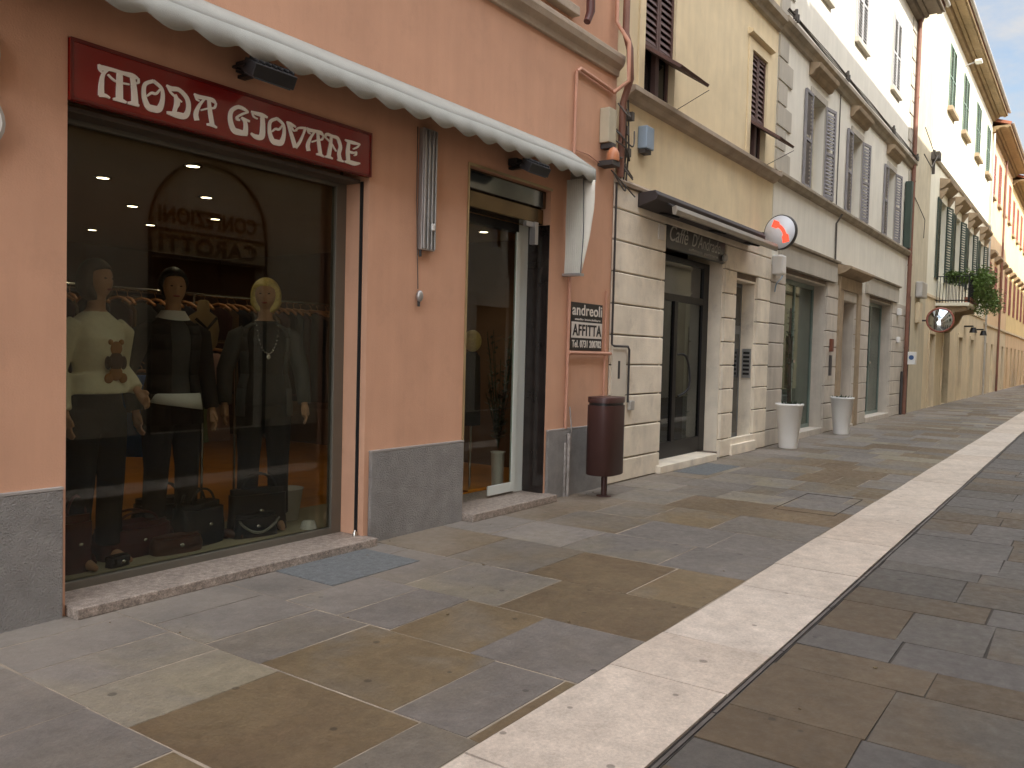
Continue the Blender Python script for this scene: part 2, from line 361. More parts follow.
def roof(parent, x0, x1, yb, ze, ov, rise=2.2, em=EAVW, mt=TILE, s=1, brackets=False):
    """gable roof over a terrace: boarded eave, tiles, zinc gutter.  s=1 front is at -y"""
    f = -s*ov
    y0 = 0 if s == 1 else -8
    ym = (y0+yb)/2
    mb = MB(); mb.prism_x([(y0+f, ze+.10), (ym, ze+rise), (ym, ze+rise+.12), (y0+f, ze+.20)], x0, x1)
    mb.prism_x([(ym, ze+rise), (yb, ze+.1), (yb, ze+.22), (ym, ze+rise+.12)], x0, x1)
    n = int((x1-x0)/.22)
    for i in range(n):
        x = x0+.11+i*(x1-x0)/n
        mb.prism_x([(y0+f-.03*s, ze+.205), (ym, ze+rise+.125), (ym, ze+rise+.17), (y0+f-.03*s, ze+.25)], x-.05, x+.05)
    r = mb.build('roof', mt, parent)
    mb = MB(); mb.prism_x([(y0-.001*s, ze), (y0+f, ze), (y0+f, ze+.095), (y0-.001*s, ze+.095)], x0, x1)
    mb.prism_x([(y0-.002*s, ze-.22), (y0-.14*s, ze-.18), (y0-.20*s, ze-.004), (y0-.002*s, ze-.004)], x0, x1)
    mb.prism_x([(y0-.202*s, ze-.003), (y0-.30*s, ze-.003), (y0-.30*s, ze-.05), (y0-.202*s, ze-.10)], x0, x1); mb.prism_x([(y0+f*.72, ze-.003), (y0+f*.9, ze-.003), (y0+f*.9, ze-.04), (y0+f*.72, ze-.04)], x0, x1)
    if brackets:
        k = int((x1-x0)/.62)
        for i in range(k):
            x = x0+.3+i*(x1-x0)/k; mb.prism_x([(y0-.201*s, ze-.003), (y0+f*.94, ze-.003), (y0+f*.94, ze-.06), (y0-.201*s, ze-.14)], x-.05, x+.05)
    mb.build('eave', em, r)
    g = MB(); pr = []
    for k in range(9):
        a = math.pi*k/8; pr.append((y0+f-.075*s-.07*math.cos(a), ze+.19-.075*math.sin(a)))
    for k in range(8, -1, -1):
        a = math.pi*k/8; pr.append((y0+f-.075*s-.06*math.cos(a), ze+.19-.065*math.sin(a)))
    g.prism_x(pr, x0, x1); g.build('gutter', SHEET, r)
    return r
def shell(parent, x0, x1, zt, ym, m, s=1):
    mb = MB(); y0 = 0 if s == 1 else -8
    a, b = (y0+.35*s, ym)
    mb.quad((x0, y0, 0), (x0, ym, 0), (x0, ym, zt), (x0, y0, zt)); mb.quad((x1, y0, 0), (x1, ym, 0), (x1, ym, zt), (x1, y0, zt))
    mb.quad((x0, ym, 0), (x1, ym, 0), (x1, ym, zt), (x0, ym, zt)); mb.quad((x0, y0, zt), (x1, y0, zt), (x1, ym, zt), (x0, ym, zt))
    return mb.build('side_wall', m, parent)

# ================================================================ GROUND
def slabs(name, rects, m, z):
    vs = []; fs = []; at = []
    for rc in rects:
        x0, x1, y0, y1, g = rc[:5]
        k = len(vs); j = lambda: random.uniform(-.006, .006)
        zz = z+random.uniform(-.0015, .0015)
        vs += [(x0+g+j(), y0+g+j(), zz), (x1-g+j(), y0+g+j(), zz), (x1-g+j(), y1-g+j(), zz), (x0+g+j(), y1-g+j(), zz)]
        vs += [(v[0], v[1], z-.012) for v in vs[-4:]]
        c = (random.random() if len(rc) < 6 else rc[5], random.random() if len(rc) < 6 else .5, random.random(), 1)
        for f in [(0, 1, 2, 3), (4, 5, 1, 0), (5, 6, 2, 1), (6, 7, 3, 2), (7, 4, 0, 3)]: fs.append(tuple(i+k for i in f)); at.append(c)
    me = bpy.data.meshes.new(name); me.from_pydata(vs, [], fs); me.materials.append(m)
    a = me.attributes.new('slab', 'FLOAT_COLOR', 'FACE')
    for i, c in enumerate(at): a.data[i].color = c
    o = bpy.data.objects.new(name, me); COL.objects.link(o); return struct(o)
stL = [(0, SRGB(92, 75, 54)), (.28, SRGB(104, 89, 65)), (.40, SRGB(104, 96, 84)), (.6, SRGB(102, 96, 90)), (.8, SRGB(113, 107, 101)), (1, SRGB(126, 117, 98))]
stR = [(0, SRGB(80, 66, 48)), (.28, SRGB(84, 71, 54)), (.38, SRGB(80, 74, 66)), (.65, SRGB(80, 76, 72)), (1, SRGB(88, 83, 79))]
SLL = slab_mat('sidewalk_slabs', stL); SLR = slab_mat('road_slabs', stR, rough=.6)
rects = []
near = {1.92: [(-.02, .7), (-.27, .72), (-.70, .88), (-1.13, .95), (-1.62, .14), (-2.54, .35), (-2.86, 0)],
        2.71: [(-.02, .78), (-.53, .8), (-1.02, .55), (-1.47, .30), (-2.37, .62), (-2.79, .2), (-2.86, 0)],
        3.49: [(-.02, .7), (-.74, .75), (-1.2, .6), (-1.62, .28), (-2.2, .62), (-2.86, 0)],
        1.15: [(-.02, .8), (-.58, .6), (-1.3, .62), (-1.95, .2), (-2.86, 0)]}
cols_ = [-4.4, -3.6, -2.85, -2.1, -1.3, -.45, .35, 1.15, 1.92, 2.71, 3.49, 4.24]
while cols_[-1] < 122: cols_.append(cols_[-1]+random.choice([.45, .62, .7, .78, .85]))
for k in range(len(cols_)-1):
    a, b = cols_[k], cols_[k+1]
    if a in near:
        for (t0, c_), (t1, _) in zip(near[a], near[a][1:]): rects.append((a, b, t1, t0, .006, c_))
        continue
    y = -.02
    while y > -2.859:
        l = random.uniform(.34, .92); y2 = y-l
        if y2 < -2.86+.25: y2 = -2.86
        rects.append((a, b, y2, y, .006)); y = y2
slabs('pavement', rects, SLL, 0.0)
rects = []; x = -4.4
while x < 122:
    w = random.choice([.3, .38, .42, .55, .66]); y = -3.53
    first = random.uniform(.2, .7)
    while y > -7.99:
        l = first if y == -3.528 else random.uniform(.4, .85); y2 = max(y-l, -8)
        if y2 < -7.8: y2 = -8
        rects.append((x, x+w, y2, y, .004)); y = y2
    x += w
slabs('road', rects, SLR, 0.0)
sj = [-4.4, -3.1, -1.9, -.6, .6, 1.45, 2.6, 3.82, 4.46]
while sj[-1] < 122: sj.append(sj[-1]+random.uniform(.75, 1.45))
LIMS = slab_mat('limestone_slabs', [(0, SRGB(178, 163, 148)), (.5, SRGB(188, 175, 161)), (1, SRGB(197, 186, 174))], rough=.6)
slabs('white_stone_strip', [(sj[k], sj[k+1], -3.489, -2.861, .004, random.uniform(.15, .85)) for k in range(len(sj)-1)], LIMS, .003)
mb = MB()
mb.box(-4.4, 122, -3.4925, -3.4915, -.03, -.003); mb.box(-4.4, 122, -3.527, -3.525, -.03, -.003)
x = -4.4
while x < 122: mb.box(x+.004, x+.99, -3.517, -3.499, -.03, -.002); x += 1
struct(mb.build('drainage_channel', mat('dark_iron', SRGB(96, 90, 86), .6, metal=.4, var=.2, scale=9)))
MOR = mat('mortar', SRGB(146, 134, 118), .95, var=.3, scale=7); MORD = mat('mortar_dark', SRGB(60, 55, 50), .95, var=.15, scale=6)
struct(MB().box(-4.4, 122, -2.862, 0, -.05, -.0022).build('pavement_bed', MOR))
struct(MB().box(-4.4, 122, -8, -3.533, -.05, -.005).build('road_bed', MORD))
struct(MB().box(-4.4, 122, -3.5325, -2.8625, -.06, -.009).build('channel_bed', mat('channel_dark', SRGB(38, 36, 35), .9, var=.1)))
g = MB(); g.quad((-400, -400, -.07), (1200, -400, -.07), (1200, 400, -.07), (-400, 400, -.07)); struct(g.build('ground', mat('ground_dust', SRGB(120, 110, 98), .95, var=.1)))

# ================================================================ PINK BUILDING
B1 = thing('pink_building', 'salmon pink shop building with grey rough plinths and a large display window', 'building', (4, 0, 0))
W1 = (2.49, 4.9, .05, 3.32); D1 = (6.19, 7.62, .05, 3.32)
h = [W1, D1, (.1, 1.0, 5.35, 7.3), (3.0, 3.9, 5.35, 7.3), (6.9, 7.85, 5.35, 7.3)]
mb = MB(); wall_grid(mb, -4.3, 9.01, 0, 10.4, h, 0, .30); mb.build('wall', PK, B1)
shell(B1, -4.3, 9.01, 10.4, 10, PK)
roof(B1, -4.3, 9.01, 10, 10.4, .6)
for a, b in ((-4.3, 2.462), (4.95, 6.17), (7.645, 8.985)):
    p = MB(); p.box(a, b, -.035, .0, -.01, .745); pl_ = p.build('plinth', PL, B1, bevel=.008); MB().box(a, b, -.036, .0, .7455, .76).build('top_trim', mat('plinth_trim', SRGB(160, 154, 148), .9) if 'plinth_trim' not in bpy.data.materials else bpy.data.materials['plinth_trim'], pl_)
mb = MB(); mb.prism_x([(.0, 4.90), (-.035, 4.905), (-.045, 4.97), (-.10, 5.02), (-.12, 5.08), (-.12, 5.13), (0, 5.19)], -4.3, 9.0); mb.build('cornice', CORN, B1, bevel=.006)
for a, b, c, d in h[2:]:
    w = window(B1, a, b, c, d, .18)
    for s_ in (0, 1):
        x0 = a if s_ == 0 else (a+b)/2
        louvre(x0+.01, x0+(b-a)/2-.01, c+.02, d-.02, .03).build('shutter', BR, w)
    MB().box(a-.1, b+.1, -.1, .02, c-.1, c-.003).build('sill', CORN, w, bevel=.008)
# door step and shop sill
MB().box(2.49, 4.93, -.14, .34, .0, .064).build('window_sill', GR, B1, bevel=.006)
MB().box(6.17, 7.66, -.16, .6, .0, .075).build('door_step', GR, B1, bevel=.008)
# shop window: frame, glass, shutter track
sw = MB(); yg = .285
sw.box(2.49, 2.545, yg-.03, yg+.03, .06, 2.96); sw.box(4.79, 4.9, yg-.03, yg+.03, .06, 2.96)
sw.box(2.545, 4.79, yg-.03, yg+.03, .06, .115); sw.box(2.545, 4.79, yg-.03, yg+.03, 2.9, 2.96)
SWO = sw.build('shop_window', mat('window_frame_grey', SRGB(112, 108, 98), .4, metal=.4, var=.08), B1, bevel=.004)
MB().box(2.545, 4.79, yg-.005, yg+.005, .115, 2.9).build('pane', GLS, SWO)
for x in (2.4935, 4.8925):
    MB().box(x, x+.004, .06, .095, .062, 2.94).build('shutter_track', BLK, B1)
MB().box(2.494, 4.896, .10, .25, 2.93, 2.958).build('shutter_box', mat('dark_taupe', SRGB(84, 74, 64), .5), B1)
MB().lathe((4.86, .05, .06), [(.018, 0), (.018, .03), (.006, .05), (.0, .055)], 12).build('bolt', SILV, B1)
# shop door
dr = MB(); dy = .3
dr.box(7.44, 7.615, dy-.03, dy+.03, .076, 2.96)
dr.box(7.36, 7.436, dy-.055, dy-.034, .1, 2.87); dr.box(6.95, 7.36, dy-.055, dy-.034, .1, .2)
DO = dr.build('door', WHF, B1, bevel=.004)
MB().box(6.202, 7.438, dy-.02, dy+.02, 2.86, 2.96).build('header', BLKM, DO)
MB().box(6.3, 7.358, dy-.048, dy-.040, .203, 2.87).build('pane', glass_mat('entry_glass', (.8, .82, .78), .03, .5), DO)
MB().box(7.606, 7.6185, .003, .27, .077, 2.96).build('jamb_panel', mat('dark_polished_panel', SRGB(40, 34, 32), .12, var=.3, scale=5), B1)
MB().box(6.193, 7.605, .05, .28, 3.13, 3.315).build('shutter_box', mat('dark_chrome', SRGB(120, 118, 112), .12, metal=1, var=.2, scale=4), B1, bevel=.01)
o = MB(); o.box(6.193, 7.605, .08, .27, 2.964, 3.126); o.build('roller_housing', mat('dull_bronze', SRGB(116, 98, 70), .22, metal=.8, var=.2, scale=4), B1, bevel=.01)
o = MB(); o.box(6.175, 6.192, -.015, .25, .08, 3.32); o.box(6.175, 7.63, -.015, -.003, 3.32, 3.345); o.build('door_trim', BRASSY, B1)
o = MB(); o.box(7.3, 7.36, -.02, .05, 2.72, 2.95); o.box(7.18, 7.3, .01, .05, 2.9, 2.95); o.build('shutter_lever', ALU, B1)
# interior
ri = MB()
ri.quad((-2.0, 7.5, .08), (8.95, 7.5, .08), (8.95, 7.5, 3.2), (-2.0, 7.5, 3.2)); ri.quad((-2.0, .31, .08), (-2.0, 7.5, .08), (-2.0, 7.5, 3.2), (-2.0, .31, 3.2))
ri.quad((8.95, .31, .08), (8.95, 7.5, .08), (8.95, 7.5, 3.2), (8.95, .31, 3.2))
ri.box(4.905, 6.18, .302, .34, .0, 3.4); ri.box(-2, 2.485, .302, .34, 0, 3.4); ri.box(7.63, 8.95, .302, .34, 0, 3.4)
INT = ri.build('interior_wall', INW, B1)
MB().box(-2, 8.95, .345, 7.5, 3.04, 3.1).build('ceiling', INC, INT)
MB().box(-2, 8.95, 1.1, 7.5, .03, .085).build('floor', FLO, INT); MB().box(6.185, 8.95, .602, 1.099, .03, .085).build('threshold', FLO, INT)
MB().box(2.49, 6.18, .342, 1.099, .0, .112).build('display_platform', PLAT, INT, bevel=.004)
# shelving at the back of the room
sh = MB()
for x in (0.5, 2.3, 4.1, 5.9, 7.7): sh.box(x, x+.05, 7.05, 7.48, .09, 2.3)
for z in (.5, 1.0, 1.5, 2.0, 2.3): sh.box(.55, 7.7, 7.07, 7.47, z, z+.04)
SHV = tag(sh.build('shelf_unit', INK), 'dark wall shelving across the back of the clothes shop', 'shelves')
lights = [(4.0, 2.34), (4.1, 1.18), (5.04, 2.34), (4.99, 3.54), (5.89, 4.66), (5.96, 3.48), (5.8, 5.82), (8.1, 1.25)]  # last downlight is added to brighten the doorway
for i, (x, y) in enumerate(lights):
    t = ['nearest the glass and left of the arch reflection', 'nearest the glass, close below the red sign', 'third from the glass, in line with the arch', 'in the middle row, left', 'small, in the far row', 'in the middle row, lower right', 'farthest back in the shop', 'added inside the shop door to brighten the doorway'][i]
    L_ = thing('downlight', 'round recessed ceiling downlight '+t, 'ceiling light', (x, y, 3.04), 0, 'downlights in the clothes shop ceiling')
    MB().lathe((x, y, 3.02), [(.068, .02), (.075, .004), (.055, .0), (.055, .02)], 20).build('trim_ring', CHR, L_)
    MB().lathe((x, y, 3.025), [(.052, 0), (.052, .01)], 20).build('lens', LAMPM, L_)
    ld = bpy.data.lights.new('downlight_beam', 'SPOT'); ld.energy = (3.2 if i < 7 else 9); ld.color = (1, .84, .6); ld.spot_size = R(120); ld.spot_blend = .8; ld.shadow_soft_size = .05
    lo = bpy.data.objects.new('downlight_beam', ld); COL.objects.link(lo); lo.location = (x, y, 3.01)

# ---- sign MODA GIOVANE
SG = thing('shop_sign', 'long glossy red shop sign reading MODA GIOVANE in white curly letters', 'shop sign', (3.7, 0, 2.97))
MB().box(2.494, 4.896, -.02, .028, 2.965, 3.315).build('panel', RED, SG, bevel=.004)
fr_ = MB(); fr_.box(2.494, 4.896, -.028, -.0205, 3.295, 3.315); fr_.box(2.494, 4.896, -.028, -.0205, 2.965, 2.98); fr_.box(2.494, 2.51, -.028, -.0205, 2.98, 3.295); fr_.box(4.88, 4.896, -.028, -.0205, 2.98, 3.295)
fr_.build('frame', mat('dark_red_edge', SRGB(96, 16, 10), .3, var=.05), SG)
def cr_(pts, n=7):
    out = []
    for i in range(len(pts)-1):
        p0 = pts[max(i-1, 0)]; p1 = pts[i]; p2 = pts[i+1]; p3 = pts[min(i+2, len(pts)-1)]
        for k in range(n):
            t = k/n; out.append(tuple(.5*((2*b)+(-a+c)*t+(2*a-5*b+4*c-d)*t*t+(-a+3*b-3*c+d)*t**3) for a, b, c, d in zip(p0, p1, p2, p3)))
    out.append(pts[-1]); return out
def ribbon(mb, pts, tr, y):
    p = cr_(pts); L_ = []; R_ = []
    for i in range(len(p)):
        a = p[max(i-1, 0)]; b = p[min(i+1, len(p)-1)]; dx, dz = b[0]-a[0], b[1]-a[1]; l = math.hypot(dx, dz) or 1
        nx, nz = -dz/l, dx/l; w = p[i][2]*.54+.003
        L_.append(tr(p[i][0]+nx*w, p[i][1]+nz*w)); R_.append(tr(p[i][0]-nx*w, p[i][1]-nz*w))
    n = len(p); vs = [(x, y, z) for x, z in L_]+[(x, y, z) for x, z in R_]+[(x, -.0215, z) for x, z in L_]+[(x, -.0215, z) for x, z in R_]
    fs = []
    for i in range(n-1): fs += [(i, i+1, n+i+1, n+i), (i, 2*n+i, 2*n+i+1, i+1), (n+i, n+i+1, 3*n+i+1, 3*n+i)]
    fs += [(0, n, 3*n, 2*n), (n-1, 3*n-1, 4*n-1, 2*n-1)]; mb.add(vs, fs)
# glyph strokes: x (0..w), z (0..1), stroke width ; coordinates are in letter heights
GL = {
 'M': (1.2, [[(.02,.97,.04),(.12,.90,.14),(.35,.93,.10),(.7,.93,.10),(1.0,.93,.14),(1.17,.9,.05)], [(.02,.97,.03),(.05,.82,.05),(.16,.74,.04)], [(.30,.9,.05),(.15,.7,.08),(.10,.35,.12),(.10,.02,.15)], [(.04,.03,.10),(.2,.06,.10),(.34,.02,.05)],
             [(.62,.92,.14),(.62,.5,.16),(.62,.04,.17)], [(.44,.02,.06),(.62,.05,.12),(.82,.02,.06)], [(1.0,.9,.12),(1.05,.5,.14),(1.08,.04,.17)], [(.86,.02,.06),(1.04,.05,.12),(1.2,.02,.06)], [(.28,.74,.04),(.5,.60,.05),(.9,.62,.04)], [(1.17,.9,.04),(1.17,.76,.05),(1.06,.72,.04)]]),
 'O': (.9, [[(.45,.97,.10),(.14,.78,.11),(.10,.42,.14),(.24,.10,.19),(.45,.06,.20),(.68,.12,.19),(.80,.45,.13),(.76,.80,.10),(.45,.97,.10)], [(.22,.42,.04),(.38,.56,.07),(.55,.58,.07),(.70,.76,.04)]]),
 'D': (.95, [[(.02,.96,.05),(.2,.9,.13),(.5,.93,.12),(.8,.72,.14),(.86,.4,.15),(.74,.12,.17),(.45,.07,.19),(.04,.06,.08)], [(.04,.95,.04),(.2,.75,.06),(.46,.62,.05),(.6,.55,.03)], [(.34,.74,.07),(.42,.5,.18),(.36,.3,.12),(.30,.08,.12)]]),
 'A': (.95, [[(.02,.95,.05),(.2,.9,.12),(.5,.93,.10),(.8,.92,.13),(.93,.84,.04)], [(.05,.94,.04),(.12,.80,.05),(.24,.76,.03)], [(.46,.9,.05),(.24,.62,.09),(.10,.3,.15),(.14,.07,.16)], [(.62,.9,.10),(.68,.5,.14),(.78,.05,.15)], [(.56,.03,.06),(.76,.05,.10),(.97,.0,.05)], [(.93,.86,.04),(.86,.68,.06),(.62,.60,.05),(.30,.46,.05)]]),
 'G': (.9, [[(.86,.88,.05),(.66,.95,.11),(.40,.95,.12),(.14,.74,.13),(.10,.42,.16),(.24,.10,.20),(.5,.06,.19),(.82,.08,.14)], [(.86,.88,.05),(.62,.76,.07),(.40,.60,.07),(.38,.52,.10),(.5,.5,.05)], [(.56,.60,.05),(.72,.50,.12),(.76,.3,.15),(.74,.06,.18)], [(.58,.60,.08),(.92,.56,.06)]]),
 'J': (.62, [[(.02,.94,.05),(.2,.92,.12),(.45,.93,.12),(.64,.9,.05)], [(.05,.92,.04),(.12,.78,.05),(.26,.74,.04)], [(.44,.92,.12),(.46,.5,.15),(.42,.12,.17),(.2,.06,.15),(.02,.14,.06)]]),
 'V': (.95, [[(.02,.95,.05),(.2,.92,.10),(.45,.86,.05)], [(.04,.94,.04),(.14,.76,.09),(.30,.4,.14),(.44,.06,.16)], [(.46,.06,.10),(.66,.35,.09),(.82,.7,.07),(.90,.93,.10)], [(.44,.74,.04),(.6,.86,.07),(.92,.93,.07)], [(.2,.9,.05),(.34,.7,.05),(.5,.74,.04)]]),
 'N': (.95, [[(.04,.78,.06),(.12,.94,.10),(.40,.93,.10),(.66,.9,.13),(.80,.6,.14),(.74,.3,.14),(.80,.05,.16)], [(.66,.03,.05),(.8,.05,.1),(.98,.02,.05)], [(.04,.8,.04),(.3,.66,.06),(.52,.44,.05),(.6,.36,.03)], [(.34,.9,.08),(.3,.5,.13),(.22,.05,.15)], [(.04,.02,.05),(.22,.05,.10),(.42,.02,.05)]]),
 'E': (.9, [[(.04,.94,.05),(.2,.92,.10),(.5,.92,.12),(.88,.94,.05)], [(.26,.92,.11),(.2,.5,.17),(.24,.08,.17)], [(.04,.04,.06),(.3,.07,.15),(.6,.07,.15),(.9,.14,.05)], [(.88,.94,.04),(.72,.78,.06),(.5,.66,.05)], [(.2,.5,.08),(.5,.5,.08),(.68,.58,.04)], [(.68,.58,.04),(.66,.46,.06),(.56,.4,.04)]]),
}
word = [('M', 2.65, 2.905), ('O', 2.92, 3.08), ('D', 3.085, 3.26), ('A', 3.28, 3.45), ('G', 3.54, 3.71), ('J', 3.722, 3.86), ('O', 3.865, 4.03), ('V', 4.03, 4.215), ('A', 4.215, 4.385), ('N', 4.39, 4.585), ('E', 4.595, 4.765)]
yo = 0
for ch, x0, x1 in word:
    w, st = GL[ch]; mb = MB()
    tr = lambda u, v, x0=x0, x1=x1, w=w: (x0+(x1-x0)*u/w, 3.025+.185*v)
    for k, s_ in enumerate(st): ribbon(mb, s_, tr, -.030-.0006*k)
    mb.build('letter', LET, SG)

# ---- awning
AW = thing('awning', 'long cream canvas shop awning with scalloped valance on the pink front', 'awning', (5, 0, 3.6))
mb = MB(); XA, XB = .6, 8.0
def prof(x):      # slight sag
    return .012*math.sin(x*2.1)+.008*math.sin(x*5.3+1)
nx = 296; top = []; val = []
for i in range(nx+1):
    x = XA+(XB-XA)*i/nx; s_ = prof(x)
    ph = (x-XA)/.31
    sc = -.050*abs(math.sin(math.pi*ph))
    wob = .007*math.sin(2*math.pi*ph)+.005*math.sin(x*3.7)
    top.append([(x, -.004, 3.825), (x, -.155, 3.722+s_*.6-.006), (x, -.318, 3.60+s_*.3)])
    val.append([(x, -.320, 3.598+s_*.3), (x, -.324-wob*.5, 3.53+s_*.2), (x, -.326-wob, 3.488+sc)])
for nm, st_ in (('canopy', top), ('valance', val)):
    mb = MB(); vs = [p for c in st_ for p in c]; n = 3
    mb.add(vs, [(i*n+j, i*n+j+1, (i+1)*n+j+1, (i+1)*n+j) for i in range(nx) for j in range(n-1)], True); cp = mb.build(nm, FAB, AW)
    so = cp.modifiers.new('thick', 'SOLIDIFY'); so.thickness = .002
# returned end of the valance
mb = MB(); e = []
for i in range(13):
    y = -.325+.32*i/12; sc = -.03*abs(math.sin(math.pi*i/6)); e.append([(XB, y, 3.822-.225*max(0, -y)/.32-.0), (XB+.006, y, 3.46+sc+.0)])
vs = [p for c in e for p in c]; mb.add(vs, [(2*i, 2*i+1, 2*i+3, 2*i+2) for i in range(12)], True)
q = mb.build('end_flap', FAB, AW); so = q.modifiers.new('thick', 'SOLIDIFY'); so.thickness = .004
mb = MB(); mb.tube([(XA, -.295, 3.585), (XB, -.295, 3.585)], .012); mb.tube([(XA, -.03, 3.72), (XB, -.03, 3.72)], .03); mb.build('front_bar', ALU, AW)
for x in (1.2, 5.55, 7.93):
    MB().tube([(x, -.04, 3.62), (x, -.30, 3.56)], .012).build('arm', ALU, AW)
# folded side curtain : accordion of striped canvas
SCN = thing('side_curtain', 'folded grey striped canvas side curtain hanging at the awning end', 'curtain', (7.9, -.1, 2.45))
mb = MB(); nz = 12; P = []; ys = []; y = -.015
for k in range(9): ys += [(y, 0), (y-.017, 0), (y-.023, 1)]; y -= .0235
for jz in range(nz+1):
    z = 3.49-(3.49-2.47)*jz/nz; row = []
    for i_, (yy, dk) in enumerate(ys):
        row.append((7.91+.014*math.sin(i_*2.1)+.004*math.sin(jz*.9+i_*.3), yy-.020*math.sin(math.pi*jz/nz)*(i_/len(ys)), z))
    P.append(row)
w_ = len(P[0]); vs = [p for r_ in P for p in r_]; fs = [(jz*w_+i, jz*w_+i+1, (jz+1)*w_+i+1, (jz+1)*w_+i) for jz in range(nz) for i in range(w_-1)]
mb.add(vs, fs); mb.mi = [(1 if (k % (w_-1)) % 3 == 1 else 0) for k in range(len(fs))]
CVC = mat('curtain_canvas', SRGB(232, 227, 214), .95, var=.04, scale=5, bump=.2, bscale=300)
q = mb.build('canvas', [CVC, mat('curtain_stripe', SRGB(96, 96, 104), .95)], SCN); so = q.modifiers.new('thick', 'SOLIDIFY'); so.thickness = .003
mb = MB(); P = []      # loose flap turned outwards
for j in range(7):
    t = j/6; P.append([(7.925+.012*i, -.222-.040*i*(1-.75*max(0, t-.45)), 3.47-(1.0-.13*i)*t) for i in range(4)])
vs = [p for r_ in P for p in r_]; mb.add(vs, [(j*4+i, j*4+i+1, j*4+i+5, j*4+i+4) for j in range(6) for i in range(3)], True)
q = mb.build('loose_flap', CVC, SCN); so = q.modifiers.new('thick', 'SOLIDIFY'); so.thickness = .003
MB().box(7.87, 7.96, -.235, -.01, 2.44, 2.468).build('bottom_bar', ALU, SCN)
# guide channel with crank eye
GC = thing('awning_guide', 'vertical grey aluminium guide channel on the wall between window and door', 'bracket', (5.6, 0, 2.46))
mb = MB(); mb.box(5.49, 5.67, -.05, -.001, 2.46, 3.5)
for x in (5.50, 5.55, 5.60, 5.645): mb.box(x, x+.014, -.068, -.0505, 2.47, 3.49)
mb.build('channel', ALU, GC, bevel=.003); MB().box(5.585, 5.62, -.09, -.069, 2.63, 2.69).build('latch', WHT, GC, bevel=.005)
MB().tube([(5.5, -.03, 2.455), (5.5, -.03, 2.40)], .014).build('crank_eye', BLK, GC)
CD = thing('pull_cord', 'thin cord with a pale knob hanging beside the aluminium guide', 'cord', (5.5, 0, 2.03))
MB().tube([(5.46, -.008, 3.5), (5.462, -.01, 2.9), (5.5, -.012, 2.12)], .004, 6).build('cord', CABLE, CD)
MB().ell((5.505, -.03, 2.06), (.035, .028, .05)).build('knob', ALU, CD); MB().tube([(5.505, -.02, 2.02), (5.505, -.02, 1.97)], .012).build('plug', DKPIPE, CD)
# floodlights
for i, (x, lb) in enumerate([(3.66, 'black floodlight under the awning above the red sign'), (6.85, 'black floodlight under the awning above the shop door')]):
    t = thing('floodlight', lb, 'floodlight', (x, 0, 3.4), 0, 'floodlights under the awning')
    mb = MB(); mb.box(-.17, .17, -.10, .03, -.045, .045); 
    for k in range(7): mb.box(-.15+.048*k, -.138+.048*k, -.085, .02, .046, .066)
    tl = Matrix.Translation((x, -.27, 3.405)) @ Matrix.Rotation(R(28), 4, 'X')
    mb.xform(tl); mb.build('housing', BLK, t, bevel=.012)
    mb = MB(); mb.box(-.15, .15, -.09, .02, -.053, -.0455); mb.xform(tl); mb.build('lens', LENS, t)
    mb = MB(); mb.box(x-.185, x-.178, -.28, -.16, 3.40, 3.415); mb.box(x+.178, x+.185, -.28, -.16, 3.40, 3.415); mb.box(x-.185, x+.185, -.16, -.15, 3.40, 3.415); mb.box(x-.03, x+.03, -.15, -.002, 3.40, 3.42)
    mb.build('bracket', BLKM, t)
    MB().box(x-.06, x+.06, -.12, -.012, 3.43, 3.5).build('junction_box', BLK, t, bevel=.01)
# left lobed sign
LS = thing('projecting_sign', 'white rounded sign with grey rim cut off by the left picture edge', 'sign', (2.0, 0, 2.6))
for nm, m_, gr, ya, yb in (('rim', SHEET, 0, -.06, -.002), ('face', WP, -.022, -.072, -.061)):
    pts = []
    for c, rr in (((1.955, 2.735), .18), ((1.955, 3.09), .155)):
        for k in range(13):
            a = -math.pi/2*1.0+math.pi*k/12*1.0; pts.append((c[0]+(rr+gr)*math.cos(a), c[1]+(rr+gr)*math.sin(a)*(.93)))
    pts += [(1.55+0-gr, 3.23+gr), (1.55-gr, 2.6-gr)]
    MB().prism_y(pts, ya, yb).build(nm, m_, LS)
# estate agent board
AG = thing('rental_sign', 'black and white AFFITTA rental board of three bands on the pink wall', 'sign', (8.43, 0, 1.63))
MB().box(8.07, 8.79, -.022, -.004, 1.635, 2.175).build('backing', SIGNB, AG)
MB().box(8.08, 8.78, -.027, -.0225, 1.775, 1.955).build('white_band', SIGNW, AG)
text_mesh('lettering', 'andreoli', 8.09, 8.77, 2.03, 2.155, -.025, SIGNW, AG, .002, .012)
text_mesh('lettering', 'studio immobiliare', 8.15, 8.74, 1.975, 2.0, -.0245, SIGNW, AG, .0015, .01)
text_mesh('lettering', 'AFFITTA', 8.10, 8.76, 1.80, 1.93, -.029, SIGNB, AG, .002, .02)
text_mesh('lettering', 'Tel. 0731 200702', 8.10, 8.77, 1.665, 1.75, -.025, SIGNW, AG, .002, .02)
